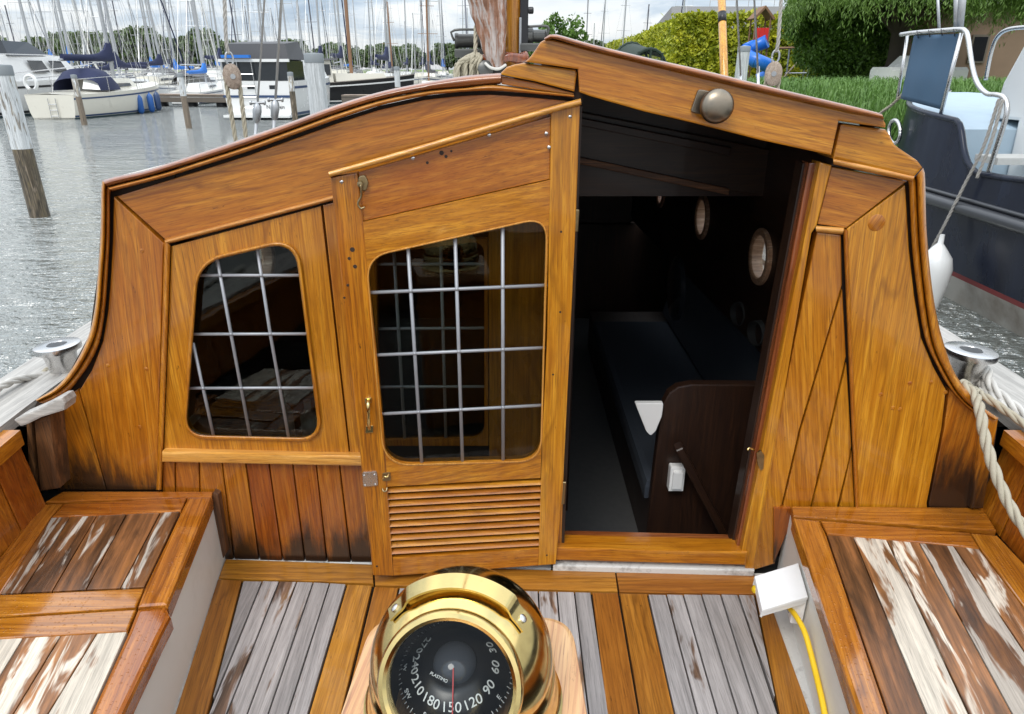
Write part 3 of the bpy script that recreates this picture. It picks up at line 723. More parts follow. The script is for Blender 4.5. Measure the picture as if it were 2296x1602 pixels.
for s in (-1, 1):
    fx = lambda y: s * (1.02 - .12 * 1.02 * max(0, (y - 1.8) / 3.4))
    # side wall with round ports
    py = [2.60, 3.37, 4.22]; zc = 1.435; r0 = .085
    side = None; cuts = [1.84 if s < 0 else 1.79, 2.98, 3.80, 5.1]
    for i, yc in enumerate(py):
        y0, y1 = cuts[i], cuts[i + 1]; z0, z1 = 1.09, 1.835
        ang = sorted([2 * math.pi * k / 24 for k in range(24)] + [math.atan2(b - zc, a - yc) % (2 * math.pi) for a in (y0, y1) for b in (z0, z1)])
        bm = bmesh.new(); L = []
        for a in ang:
            ca, sa = math.cos(a), math.sin(a)
            tmax = min(((y1 - yc) / ca if ca > 1e-9 else 9e9), ((y0 - yc) / ca if ca < -1e-9 else 9e9), ((z1 - zc) / sa if sa > 1e-9 else 9e9), ((z0 - zc) / sa if sa < -1e-9 else 9e9))
            L.append([bm.verts.new((fx(yc + ca * d) + o, yc + ca * d, zc + sa * d)) for d in (tmax, r0) for o in (0, -s * .035)])
        for a in range(len(L)):
            p, q_ = L[a], L[(a + 1) % len(L)]
            for c, d in ((0, 2), (3, 1), (2, 3), (1, 0)): bm.faces.new((p[c], q_[c], q_[d], p[d]))
        o = bm_obj('cabin_side', bm, 'wood_dark', side or boat, grain=YA)  # near-black stands for the unlit inner face of teak sides
        if side is None: side = o
        ctr = Vector((fx(yc), yc, zc)); nx = Vector((-s, 0, 0))
        lathe('porthole_ring', [(.086, -.02), (.110, .0), (.110, .012), (.104, .018), (.086, .018), (.080, .012), (.082, -.03)], ctr + nx * .03, nx, 'port_wood', side, 28, caps=False)
        lathe('port_glass', [(.086, 0), (.086, .004)], ctr + nx * .005, nx, 'glass_clear', side, 24)
mk('cabin_front', [(-.90, 5.08, 1.09), (.90, 5.08, 1.09), (.90, 5.08, 1.79), (.5, 5.08, 1.9), (0, 5.08, 1.98), (-.5, 5.08, 1.9), (-.90, 5.08, 1.79)] + [(-.90, 5.11, 1.09), (.90, 5.11, 1.09), (.90, 5.11, 1.79), (.5, 5.11, 1.9), (0, 5.11, 1.98), (-.5, 5.11, 1.9), (-.90, 5.11, 1.79)],
   [tuple(range(7)), tuple(range(13, 6, -1))] + [(i, (i + 1) % 7, 7 + (i + 1) % 7, 7 + i) for i in range(7)], 'teak', boat, grain=XA)
# interior
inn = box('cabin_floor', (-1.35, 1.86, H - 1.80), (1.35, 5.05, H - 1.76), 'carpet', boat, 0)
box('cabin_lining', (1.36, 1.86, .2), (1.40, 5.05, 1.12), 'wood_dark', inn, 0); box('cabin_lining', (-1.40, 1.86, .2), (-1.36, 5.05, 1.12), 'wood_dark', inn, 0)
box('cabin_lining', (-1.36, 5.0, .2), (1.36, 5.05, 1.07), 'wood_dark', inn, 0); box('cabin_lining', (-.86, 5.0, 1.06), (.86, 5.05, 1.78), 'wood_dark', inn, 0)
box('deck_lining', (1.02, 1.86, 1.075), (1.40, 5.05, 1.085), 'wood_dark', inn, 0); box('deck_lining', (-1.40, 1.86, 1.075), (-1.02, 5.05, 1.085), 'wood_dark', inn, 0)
mk('hatch_end', [Vector((v.x, 2.39, v.z - .045)) for v in Va] + [Vector((v.x, 2.41, v.z - .045)) for v in Va] + [Vector((1.0, 2.39, 1.70)), Vector((.08, 2.39, 1.70)), Vector((1.0, 2.41, 1.70)), Vector((.08, 2.41, 1.70))],
   [tuple(range(k)) + (2 * k, 2 * k + 1), tuple(range(2 * k - 1, k - 1, -1)) + (2 * k + 3, 2 * k + 2)] + [(i, k + i, k + i + 1, i + 1) for i in range(k - 1)], 'wood_dark', hatch, False, XA)
box('hatch_coaming', (.845, 1.79, 1.62), (.865, 2.43, Va[-1].z - .035), 'wood_dark', hatch, .002, YA); box('hatch_coaming', (.07, 1.79, 1.9), (.09, 2.43, Va[0].z - .04), 'wood_dark', hatch, .002, YA)
bprism('coaming_core', [(1196, 152), (1300, 168), (1308, 232), (1284, 222), (1140, 182)], 'seam', bulk, .012, .05, 0)
bprism('coaming_core', [(1880, 276), (1984, 290), (2000, 330), (2050, 375), (2036, 404), (1864, 372)], 'seam', bulk, .012, .05, 0)
beam = prism('hatch_beam', [onY(*p, 2.36) for p in [(1240, 238), (1640, 318), (1900, 372), (1880, 470), (1632, 428), (1240, 345)]], -YA, .04, 'wood_dark', boat, .004, XA)
prism('beam_trim', [onY(*p, 2.33) for p in [(1250, 254), (1640, 332), (1636, 350), (1250, 272)]], -YA, .029, 'wood_dark', beam, .003, XA)
prism('beam_trim', [onY(*p, 2.34) for p in [(1240, 340), (1636, 424), (1634, 438), (1240, 356)]], -YA, .03, 'wood_old', beam, .003, XA)
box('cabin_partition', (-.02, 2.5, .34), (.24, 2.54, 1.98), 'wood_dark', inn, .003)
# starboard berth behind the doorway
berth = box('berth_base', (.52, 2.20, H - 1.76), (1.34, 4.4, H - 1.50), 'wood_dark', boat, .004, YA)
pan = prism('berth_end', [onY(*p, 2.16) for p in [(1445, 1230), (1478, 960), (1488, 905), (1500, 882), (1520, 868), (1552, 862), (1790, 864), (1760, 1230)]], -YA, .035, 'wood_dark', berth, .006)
obox('grab_bar', onY(1520, 1000, 2.10), onY(1640, 1230, 2.10), .03, .05, 'wood_dark', berth, (0, 1, 0), .004)
box('book_shelf', (1.10, 2.3, 1.05), (1.35, 4.4, 1.075), 'wood_dark', berth, .003, YA) if 0 else None
box('shelf_front', (1.06, 2.3, 1.06), (1.09, 4.4, 1.20), 'wood_dark', berth, .004, YA)
for yy in (2.75, 2.52):
    lathe('grab_ring', [(.045, 0), (.05, .0), (.05, .09), (.045, .09)], (1.02, yy, 1.16), (-1, -.3, 0), 'winch', berth, 18, caps=False)
# port side counter seen through the leaded window
cnt = box('galley_counter', (-1.2, 1.93, .93), (-.36, 2.9, .965), 'counter_grey', boat, .003, XA)
box('counter_front', (-.40, 1.93, .34), (-.37, 2.9, .928), 'wood_dark', cnt, .003)
box('counter_rail', (-1.2, 1.88, .94), (-.36, 1.925, 1.0), 'wood_dark', cnt, .004, XA)

# ---- opened door leaf
go = round_poly([(822, 578), (1226, 488), (1212, 1034), (862, 1044)], [52, 52, 52, 62], 8)
def dprism(name, pts, mat, parent, off=0., thick=.034, bevel=.003, grain=(0, 0, 1)): return prism(name, [D(*p, off) for p in pts], nD, thick, mat, parent, bevel, grain)
door = ring_frame('cabin_door', [(810, 499), (1234, 404), (1212, 1072), (864, 1092)], go, D, nD, .034, 'teak', boat, -.001, grain=(1, 0, .15))
dprism('stile', [(741, 399), (801, 388), (812, 470), (823, 590), (845, 800), (864, 1010), (882, 1292), (836, 1291)], 'teak_worn', door)
dprism('stile', [(1236, 250), (1301, 236), (1291, 505), (1262, 1102), (1246, 1266), (1207, 1269), (1216, 987), (1227, 760), (1231, 528)], 'teak', door, .001)
dprism('top_panel', [(803, 388), (1235, 262), (1233, 402), (811, 497)], 'teak', door, -.007, .022, .002, (1, 0, .2))
dprism('bottom_rail', [(880, 1252), (1209, 1230), (1207, 1269), (882, 1292)], 'teak', door, -.001, .034, .003, XA)
band('door_cap', [(736, 386), (930, 330), (1110, 276), (1240, 238), (1302, 221)], [(739, 398), (934, 344), (1114, 290), (1244, 252), (1304, 236)], D, 24, .008, .04, 'teak_light', door, off=.010, grain=XA)
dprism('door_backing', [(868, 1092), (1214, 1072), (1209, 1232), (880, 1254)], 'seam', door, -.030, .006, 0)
for i in range(10):                           # louvre slats
    f0, f1 = i / 10, (i + .80) / 10
    L0, L1 = 1094 + 153 * f0, 1094 + 153 * f1; r0_, r1_ = 1076 + 151 * f0, 1076 + 151 * f1; xl0, xl1 = 865 + 12 * f0, 865 + 12 * f1
    fr = [D(xl0, L0, -.013), D(1214 - 3 * f0, r0_, -.013), D(1214 - 3 * f1, r1_, .001), D(xl1, L1, .001)]
    bm = bmesh.new(); prism_bm(bm, fr, [p - nD * .009 - UP * .001 for p in fr], .002); bm_obj('louvre_slat', bm, 'teak_red' if 0 else 'teak', door, grain=XA)
leaded(go, [[(914, 545), (946, 1044)], [(1020, 522), (1037, 1038)], [(1127, 498), (1128, 1036)]],
       [[(824, 657), (1228, 640)], [(838, 797), (1222, 780)], [(850, 929), (1217, 909)]], D, nD, door, -.014)
closed_band('putty_bead', inflate(go, -1.5), inflate(go, 3), D, nD, .003, .012, 'teak_light', door, -.001, 4)
# brass fittings of the door
def dl(name, prof, px, py, mat, seg=16, off=0.): return lathe(name, prof, D(px, py, off), nD, mat, door, seg)
hd = prism('handle', [D(*p, .004) for p in round_poly([(818, 894), (833, 892), (833, 904), (818, 906)], 2, 2)], nD, .006, 'brass', door, .001)
prism('handle_plate', [D(*p, .004) for p in round_poly([(820, 956), (837, 955), (836, 971), (819, 972)], 2, 2)], nD, .006, 'brass', door, .001)
tube('handle_bar', [D(825, 900, .002), D(825.5, 906, .024), D(826, 930, .030), D(827, 950, .024), D(828, 962, .002)], .0052, 'brass', door, 10)
prism('maker_plate', [D(*p, .004) for p in round_poly([(812, 1060), (845, 1058), (847, 1090), (814, 1092)], 4, 3)], nD, .006, 'steel', door, .001)
for p in [(817, 1065), (840, 1063), (819, 1087), (842, 1085)]: dl('screw', [(.0028, 0), (.0028, .0055), (.0015, .0066), (.0001, .0068)], *p, 'steel', 10)
prism('hook_plate', [D(*p, .0015) for p in round_poly([(804, 396), (818, 393), (826, 410), (822, 428), (812, 430), (803, 415)], 5, 3)], nD, .008, 'brass_old', door, .002)
tube('hook', [D(806, 416, .012), D(809, 418, .014), D(810, 440, .012), D(804, 452, .012), D(803, 460, .012), D(809, 468, .012), D(818, 465, .012)], .0026, 'brass_old', door, 8)
lathe('hook_eye', [(.0065, 0), (.0075, .004), (.0065, .012), (.0001, .013)], D(808, 412, .003), nD, 'brass_old', door, 12)
prism('latch_plate', [D(*p, .003) for p in round_poly([(857, 1062), (875, 1060), (876, 1078), (858, 1080)], 3, 2)], nD, .005, 'brass_old', door, .001)
tube('latch_ring', [D(858, 1074, .010), D(862, 1069, .014), D(868, 1070, .016), D(872, 1064, .008)], .0024, 'brass', door, 8)
tube('latch_ring', [D(858, 1096, .006), D(860, 1102, .012), D(866, 1101, .010), D(868, 1094, .004)], .0024, 'brass_old', door, 8)
for p in [(766, 408), (926, 355), (1097, 303), (1278, 262), (1225, 300), (1231, 331)]:
    dl('screw', [(.0042, -.006), (.0042, .0012), (.0025, .0026), (.0001, .0028)], *p, 'steel', 12, off=-.004 if p[0] == 1225 else .0)
for a, b in (((1291, 470), (1288, 520)), ((1262, 1080), (1258, 1130))):
    obox('hinge', D(a[0] + 3, a[1], -.014), D(b[0] + 3, b[1], -.014), .012, .010, 'brass_old', door, nD, .002)
for p in [(1256, 700), (1258, 520), (1240, 840), (780, 640), (845, 1270), (1226, 1245)]: plug(*p, r=.0035, PL=D, n=nD, mat='seam', parent=door)

for p, r_ in (((990, 344), .0055), ((1000, 352), .004), ((958, 366), .0035), ((1012, 340), .003), ((790, 560), .006), ((783, 580), .004), ((796, 598), .005), ((772, 668), .003)):
    lathe('knot', [(r_, -.008), (r_, -.0062 if p[0] > 900 else .0008), (r_ * .4, -.0060 if p[0] > 900 else .0009), (.0001, -.006 if p[0] > 900 else .0009)], D(*p, .0), nD, 'seam', door, 9)
# ---- cockpit floor
floor = mk('cockpit_floor', [onZ(*p, ZF - .020) for p in [(470, 1240), (1720, 1240), (1930, 1900), (300, 1900)]], [(0, 1, 2, 3)], 'caulk', boat)
def fl(name, pts, mat, grain, th=.016, bev=.002): return prism(name, [onZ(*p, ZF) for p in pts], UP, th, mat, floor, bev, grain)
fl('floor_border', [(506, 1254), (835, 1266), (837, 1308), (490, 1296)], 'floor_frame', XA)
fl('floor_border', [(839, 1267), (1379, 1283), (1385, 1326), (841, 1312)], 'floor_frame', XA)
fl('floor_border', [(1382, 1284), (1690, 1288), (1712, 1333), (1389, 1327)], 'floor_frame', XA)
EXT = 1.10                                      # run the boards on past the frame
def ln(a, b, y):                                # x on the line a-b (pixels) at row y
    return a[0] + (b[0] - a[0]) * (y - a[1]) / (b[1] - a[1])
YBOT = 1820
def seamline(xt, yt, xb): return lambda y: xt + (xb - xt) * (y - yt) / (1601 - yt)
def strips(lines, ytop, mat, grain=YA):
    for a, b in zip(lines[:-1], lines[1:]):
        fl('floor_plank', [(a(ytop) + 1.4, ytop), (b(ytop) - 1.4, ytop), (b(YBOT) - 1.8, YBOT), (a(YBOT) + 1.8, YBOT)], mat, grain)
A = [seamline(x, 1308, xb) for x, xb in zip([543, 588, 626, 665, 702, 739, 777], [448, 508, 554, 601, 645, 692, 716])]
fl('floor_border', [(489, 1299), (541, 1302), (ln((541, 1302), (464, 1601), YBOT), YBOT), (ln((489, 1299), (393, 1601), YBOT), YBOT)], 'floor_frame', (-.18, 1, 0))
# grey planks of the port panel, cut at the slanting border
bl_ = lambda y: ln((545, 1302), (468, 1601), y)
edges = [seamline(588, 1303, 467), seamline(626, 1304, 508), seamline(665, 1305, 554), seamline(702, 1306, 601), seamline(739, 1308, 645), seamline(776, 1309, 690)]
tops = [1303, 1304, 1305, 1306, 1308, 1310]
fl('floor_plank', [(546, 1303), (586, 1304), (ln((586, 1304), (469, 1590), 1560), 1560), (bl_(1560) - 1, 1561)], 'deck_grey', YA)
for i in range(5):
    a, b = edges[i], edges[i + 1]
    fl('floor_plank', [(a(tops[i]) + 1.5, tops[i]), (b(tops[i + 1]) - 1.5, tops[i + 1]), (b(YBOT) - 2, YBOT), (a(YBOT) + 2, YBOT)], 'deck_grey', (-.03, 1, 0))
fl('floor_border', [(779, 1311), (834, 1313), (ln((834, 1313), (764, 1601), YBOT), YBOT), (ln((779, 1311), (694, 1601), YBOT), YBOT)], 'floor_frame', YA)
fl('floor_border', [(840, 1316), (892, 1318), (ln((892, 1318), (842, 1601), YBOT), YBOT), (ln((840, 1316), (770, 1601), YBOT), YBOT)], 'floor_frame', YA)
mt_x = [895, 938, 982, 1027, 1072, 1118, 1163, 1207, 1249, 1288, 1325]
def vpx(x, y0, y): return 1150 + (x - 1150) * (y - 156) / (y0 - 156)
for i in range(10):
    a, b = mt_x[i], mt_x[i + 1]; ya, yb = 1319 + i, 1320 + i
    fl('floor_plank', [(a + 1.5, ya), (b - 1.5, yb), (vpx(b, yb, YBOT) - 2, YBOT), (vpx(a, ya, YBOT) + 2, YBOT)], 'deck_grey', YA)
fl('floor_border', [(1328, 1329), (1385, 1330), (ln((1385, 1330), (1431, 1601), YBOT), YBOT), (ln((1328, 1329), (1362, 1601), YBOT), YBOT)], 'floor_frame', YA)
fl('floor_border', [(1390, 1331), (1450, 1332), (ln((1450, 1332), (1511, 1601), YBOT), YBOT), (ln((1390, 1331), (1436, 1601), YBOT), YBOT)], 'floor_frame', YA)
sx = [1453, 1494, 1532, 1573, 1616, 1655, 1691]; sb = [1513, 1564, 1609, 1655, 1700, 1744, 1790]
rb_ = lambda y: ln((1694, 1335), (1748, 1601), y)
for i in range(5):
    fl('floor_plank', [(sx[i] + 1.5, 1333), (sx[i + 1] - 1.5, 1334), (ln((sx[i + 1], 1334), (sb[i + 1], 1601), YBOT) - 2, YBOT), (ln((sx[i], 1333), (sb[i], 1601), YBOT) + 2, YBOT)], 'deck_grey', YA)
fl('floor_plank', [(1657, 1334), (1690, 1335), (rb_(1560) - 2, 1560), (rb_(1560) - 4, 1562)], 'deck_grey', YA)
fl('floor_border', [(1695, 1336), (1722, 1338), (ln((1734, 1338), (1822, 1601), YBOT), YBOT), (ln((1695, 1336), (1749, 1601), YBOT), YBOT)], 'floor_frame', (.2, 1, 0))

# ---- cockpit lockers
def bench(s):
    if s < 0:
        b = mk('locker_bench', [onZ(*p, ZB - .034) for p in [(100, 1100), (470, 1104), (230, 1720), (-400, 1720)]], [(0, 1, 2, 3)], 'caulk', boat)
    else:
        b = mk('locker_bench', [onZ(*p, ZB - .034) for p in [(1780, 1136), (2230, 1140), (2900, 1720), (1972, 1720)]], [(0, 1, 2, 3)], 'caulk', boat)
    def pc(name, pts, mat, grain, dz=0., th=.03, bev=.004): return prism(name, [onZ(*p, ZB + dz) for p in pts], UP, th, mat, b, bev, grain)
    if s < 0:
        pc('back_strip', [(100, 1126), (140, 1102), (478, 1102), (474, 1113)], 'teak_wet', XA, .002)
        pc('lid_rail', [(142, 1130), (418, 1116), (405, 1146), (116, 1160)], 'teak_wet', XA)
        pc('lid_rail', [(91, 1131), (139, 1130), (112, 1162), (2, 1330), (-90, 1460), (-150, 1460), (-60, 1330)], 'teak_wet', (-.2, 1, 0))
        pc('lid_stile', [(421, 1115), (474, 1114), (375, 1357), (307, 1362), (324, 1317)], 'teak_wet', (-.18, 1, 0), 0, .042, .010)
        pc('lid_rail', [(0, 1334), (322, 1319), (304, 1362), (-20, 1383), (-60, 1336)], 'teak_wet', XA)
        t_ = [114, 157, 217, 284, 360, 404]; u_ = [1, 48, 117, 193, 270, 324]
        yt = [1161, 1159, 1156, 1153, 1149, 1147]; yb = [1331, 1329, 1326, 1322, 1319, 1316]
        for i in range(5):
            pc('bench_plank', [(t_[i] + 1.2, yt[i]), (t_[i + 1] - 1.2, yt[i + 1]), (u_[i + 1] - 1.2, yb[i + 1]), (u_[i] + 1.2, yb[i])], 'bench_brown', (-.2, 1, 0), -.003, .02, .002)
        pc('lid_rail', [(-20, 1387), (305, 1366), (285, 1415), (-30, 1434)], 'teak_wet', XA)
        pc('lid_stile', [(308, 1366), (373, 1361), (382, 1380), (360, 1422), (ln((378, 1385), (274, 1601), 1720), 1720), (ln((286, 1417), (203, 1601), 1720), 1720), (288, 1416)], 'teak_wet', (-.18, 1, 0), 0, .042, .010)
        tops_ = [(-60, 1436), (52, 1430), (136, 1426), (217, 1421), (285, 1417)]
        for i in range(4):
            a, c = tops_[i], tops_[i + 1]
            f = lambda p, y: p[0] - (y - p[1]) * (.61 if p[0] < 250 else .45)
            pc('bench_plank', [(a[0] + 1.4, a[1]), (c[0] - 1.4, c[1]), (f(c, 1720) - 1.8, 1720), (f(a, 1720) + 1.8, 1720)], 'bench_pale', (-.2, 1, 0), -.003, .02, .002)
        p0, p1 = onZ(468, 1118, ZB), onZ(268, 1601, ZB)
    else:
        pc('back_strip', [(1776, 1135), (2203, 1138), (2234, 1190), (1779, 1157)], 'teak_wet', XA, .002)
        pc('lid_stile', [(1778, 1160), (1838, 1167), (1853, 1198), (ln((1852, 1197), (1991, 1601), 1720), 1720), (ln((1778, 1160), (1924, 1601), 1720), 1720)], 'teak_wet', (.2, 1, 0), 0, .042, .010)
        pc('lid_rail', [(1841, 1168), (2175, 1195), (2196, 1229), (1855, 1197)], 'teak_wet', XA)
        pc('lid_rail', [(2178, 1196), (2236, 1201), (2330, 1300), (2700, 1700), (2560, 1700), (2290, 1352), (2199, 1230)], 'teak_wet', (.2, 1, 0))
        tp = [(1854, 1200), (1913, 1204), (1988, 1210), (2061, 1217), (2138, 1224), (2196, 1232)]
        bt = [1991, 2078, 2172, 2270, 2390, 2480]
        for i in range(5):
            a, c = tp[i], tp[i + 1]
            pc('bench_plank', [(a[0] + 1.4, a[1]), (c[0] - 1.4, c[1]), (ln(c, (bt[i + 1], 1601), 1720) - 2, 1720), (ln(a, (bt[i], 1601), 1720) + 2, 1720)],
               'bench_pale' if i in (1, 2, 4) else 'bench_brown', (.2, 1, 0), -.003, .02, .002)
        p0, p1 = onZ(1786, 1164, ZB), onZ(1931, 1601, ZB)
    d = (p1 - p0).normalized(); p0 = p0 - d * .10; p1 = p1 + d * .9; n = Vector((-s * abs(d.y), 0, 0)); n = Vector((d.y, -d.x, 0)) if s < 0 else Vector((-d.y, d.x, 0))
    if n.x * s > 0: n = -n
    z0, z1 = ZF - .02, ZB - .036
    prism('side_panel', [Vector((p.x, p.y, z)) for p, z in ((p0, z1), (p1, z1), (p1, z0), (p0, z0))], n, .02, 'white_paint', b, 0)
    q0, q1 = (B(478, 1104, .03), B(492, 1262, .03)) if s < 0 else (B(1770, 1140, .03), B(1735, 1270, .03))
    return b, p0, p1, n
benL, bl0, bl1, bln = bench(-1); benR, br0, br1, brn = bench(1)
bprism('bench_cleat', [(478, 1104), (489, 1110), (508, 1240), (494, 1262), (484, 1240), (472, 1130)], 'wood_old', bulk, .02, .03, .003)
prism('aft_deck', [Vector((s_ * (hb(y) - .2), y, 1.14)) for s_, y in ((-1, -.9), (-1, -1.5), (-1, -2.15), (1, -2.15), (1, -1.5), (1, -.9))], UP, .04, 'teak', boat, .004, YA)
box('aft_bulkhead', (-1.2, -.93, ZF - .02), (1.2, -.90, 1.10), 'teak_stained', boat, .003)
box('compass_pedestal', (-.20, .46, ZF - .01), (.07, .72, 1.322), 'teak', boat, .01)

for pts in ([(1690, 1286), (1800, 1286), (1985, 1720), (1860, 1720)], [(440, 1286), (500, 1286), (360, 1720), (200, 1720)]):
    prism('floor_gutter', [onZ(*p, ZF - .006) for p in pts], UP, .012, 'white_dirty', floor, 0)
# ---- bollards
def bollard(px, py, tt, ax, r):
    c = EYE + ray(px, py) * tt; ax = Vector(ax).normalized()
    o = lathe('mooring_bollard', [(r * .95, -.152), (r * .95, -.140), (r * .64, -.135), (r * .62, -.09), (r * .70, -.04), (r * .80, -.024), (r, -.020), (r * 1.02, -.012), (r, -.002), (r * .96, 0), (r * .44, 0), (r * .40, -.004), (r * .38, -.06)], c, ax, 'steel', boat, 36)
    lathe('hole_shade_disc', [(r * .415, -.03), (r * .415, -.0015)], c, ax, 'black', o, 24)  # black disc closes the hollow and paints in its shade
    return c, ax
cL, aL = bollard(127, 772, 2.25, (-.05, .0, 1), .068); cR, aR = bollard(2178, 784, 2.12, (.05, 0, 1), .073)

# ---- mast, its fittings, standing rigging
YM = 5.25
mc = onY(1150, 160, YM)
mast = lathe('mast', [(.085, 1.0), (.085, 3.2), (.08, 6.0), (.06, 11.0)], (mc.x, YM, 0), UP, 'mast_wood', boat, 24)
a, b = onY(1172, 190, YM - .09), onY(1172, -60, YM - .09)
obox('sail_track', (a.x, YM - .07, 1.6), (a.x + .03, YM - .07, 5.0), .055, .05, 'black', mast, (0, 1, 0), .004)
obox('track_slide', (a.x - .022, YM - .105, 1.7), (a.x - .018, YM - .105, 2.42), .016, .012, 'galv', mast, (0, 1, 0), .003)
lathe('track_knob', [(.018, 0), (.022, .004), (.022, .03), (.018, .034)], (a.x + .035, YM - .08, onY(1185, 26, YM).z), (1, -.2, 0), 'black', mast, 14)
box('mast_step', (mc.x - .28, YM - .22, 1.85), (mc.x + .08, YM + .16, onY(1100, 150, YM).z), 'black', mast, .01)
for s, (x0, x1, y0, y1) in ((-1, (1022, 1066, 70, 122)), (1, (1190, 1226, 62, 108))):
    P0, P1 = onY(x0, y1, YM), onY(x1, y0, YM); zc_ = (P0.z + P1.z) / 2; hh = (P1.z - P0.z)
    xi = mc.x + s * .05; xo = P0.x if s < 0 else P1.x
    wn = lathe('winch', [(hh * .42, 0), (hh * .42, abs(xo - xi) * .45), (hh * .30, abs(xo - xi) * .5), (hh * .30, abs(xo - xi) * .92), (hh * .34, abs(xo - xi) * .95), (hh * .34, abs(xo - xi))], (xi, YM - .03, zc_ + .01), (s, 0, 0), 'winch', mast, 24)
    tube('winch_guard', [(xi + s * .05, YM - .1, P1.z), (xo, YM - .1, P1.z), (xo, YM - .1, P1.z - hh * .45)], .008, 'winch', mast, 8, 14)
    box('winch_bracket', (min(xi, xo), YM - .12, P0.z - .02), (max(xi, xo), YM + .05, P0.z + hh * .22), 'winch', mast, .01)
def fit(px, py, tt): return EYE + ray(px, py) * tt
def stay(px, py, tt, zdeck, ztop, xt, r=.006, fitting=True, parent=boat):
    p = fit(px, py, tt); top_ = Vector((xt, YM + .1, ztop)); d = (p - top_).normalized(); low = p + d * ((zdeck - p.z) / d.z)
    o = tube('shroud', [top_, p], r, 'wire', parent, 8, 2)
    if fitting:
        tube('turnbuckle', [p, low], .011, 'galv', o, 8, 2)
        lathe('shackle', [(.008, -.05), (.022, -.035), (.026, 0), (.022, .05), (.010, .07)], p + d * .02, d, 'galv', o, 12)
        for s in (-1, 1): lathe('shackle_pin', [(.008, 0), (.008, .034), (.013, .036), (.013, .046)], p - d * .03, (s, 0, 0), 'galv', o, 10)
    return low
stay(577, 243, 4.15, 1.15, 10.4, -.05); stay(617, 236, 4.2, 1.15, 10.6, -.03, .008)
stay(1661, 176, 4.3, 1.15, 10.4, .12, .006, False); stay(1700, 170, 4.2, 1.15, 10.6, .12, .006, False)
tube('shroud_tail', [fit(1700, 150, 4.2), fit(1700, 205, 4.2), fit(1697, 420, 4.25)], .010, 'steel', boat, 8, 6)
tube('shroud_tail', [fit(1661, 160, 4.3), fit(1661, 205, 4.3), fit(1660, 420, 4.35)], .010, 'steel', boat, 8, 6)

# ================================================================== things on the boat
# rope falls with wooden blocks
def block_tackle(px, py, tt, label, topx, facing):
    c = fit(px, py, tt); r = thing('pulley_block', label, 'pulley block', c)
    sh = [(0.0001, -.034), (.030, -.034), (.040, -.026), (.042, 0), (.040, .026), (.030, .034), (.0001, .034)]
    sc_ = 1.0
    for off in (-.022, .022):
        o = lathe('cheek', [(0.0001, -.010), (.034, -.010), (.045, -.004), (.047, .004), (.036, .012), (.0001, .012)], c + Vector(facing).normalized() * off, facing, 'block_wood', r, 24)
        for v in o.data.vertices: v.co.z *= 1.45
    lathe('pin', [(.014, -.037), (.015, -.034), (.015, .034), (.014, .037)], c, facing, 'galv', r, 16)
    lathe('sheave', [(.034, -.009), (.028, 0), (.034, .009)], c, facing, 'wood_old', r, 20)
    s = .034
    side = Vector(facing).cross(UP).normalized()
    low = c.z - 1.15
    for k, (dx, spread) in enumerate(((-s, .01), (s, -.004))):
        rope('fall_rope', [c + side * dx, c + side * (dx * 1.0) - UP * .12, c + side * (dx * .75 + spread) - UP * .85], .0125, 'rope', r)
    V_, F_ = tube_data(cat([c + UP * (.062 + .035 * math.sin(a)) + side * (.02 * math.cos(a)) + UP * .03 for a in np.linspace(0, 2 * math.pi, 14)], 28), .006, 8); mk('shackle', V_, F_, 'galv', r, True)
    rope('hanger_rope', [c + UP * .115, c + UP * .22, Vector((topx(c), c.y + .05, c.z + .7)), Vector((topx(c) * .9, c.y + .2, c.z + 2.2))], .0105, 'rope_grey', r)
    return r
block_tackle(520, 172, 3.9, 'weathered wooden pulley block with a double rope fall beside the port shrouds', lambda c: c.x + .045, (.55, -1, 0))
block_tackle(1734, 166, 4.05, 'grey round wooden pulley block hanging over the reeds above the hatch', lambda c: c.x - .03, (-.25, -1, 0))
# varnished pole with a black band
pb, pt = fit(1634, 470, 5.0), fit(1614, -120, 5.2)
pole = thing('wooden_pole', 'varnished yellow wooden pole with a black painted band', 'pole', pb)
mkpath = [pb + (pt - pb) * f for f in (0, .5, 1)]
V, Fc = tube_data(mkpath, .029, 16); mk('shaft', V, Fc, 'mast_wood', pole, True, (0, .1, 1))
a, b = fit(1622, 44, 5.1), fit(1620, 20, 5.1); dd = (pt - pb).normalized(); a0 = pb + dd * (a - pb).dot(dd); b0 = pb + dd * (b - pb).dot(dd)
V, Fc = tube_data([a0, b0], .0305, 16); mk('black_band', V, Fc, 'black', pole, True)

# furled sail hanging from the mast, gaff jaws, rope coil
def lobes(name, path, rad, lob, amp, mat, parent, seg=40, tw=.6):
    fr = sweep_rings(path); n = len(path); V, Fc = [], []
    for i in range(n):
        f = i / (n - 1)
        for k in range(seg):
            a = 2 * math.pi * k / seg
            rr = rad(f) * (1 + amp * math.sin(lob * a + 2.2 * math.sin(f * 5)) + amp * .6 * math.sin((lob + 3) * a + f * 7) + .03 * math.sin(f * 60 + a * 3))
            V.append(path[i] + (fr[i][0] * math.cos(a) + fr[i][1] * math.sin(a)) * rr)
    for i in range(n - 1):
        for k in range(seg): a, b = i * seg + k, i * seg + (k + 1) % seg; Fc.append((a, b, b + seg, a + seg))
    Fc += [tuple(range(seg)), tuple(range((n - 1) * seg, n * seg))]
    return mk(name, V, Fc, mat, parent, True)
m, t = newmat('tan_sailcloth')
Pp = pos(t); nn = noise(t, vmul(t, Pp, (26, 26, 1.6)), 1, 4, .6); n2 = noise(t, vmul(t, Pp, (18, 18, 40)), 1, 3)
col = ramp(t, nn, [(.36, (.14, .06, .03)), (.47, (.25, .12, .07)), (.54, (.36, .29, .26)), (.66, (.46, .42, .40))])
finish(t, principled(t, col, .6, normal=bump(t, n2, .5, .01))); M['sail'] = m
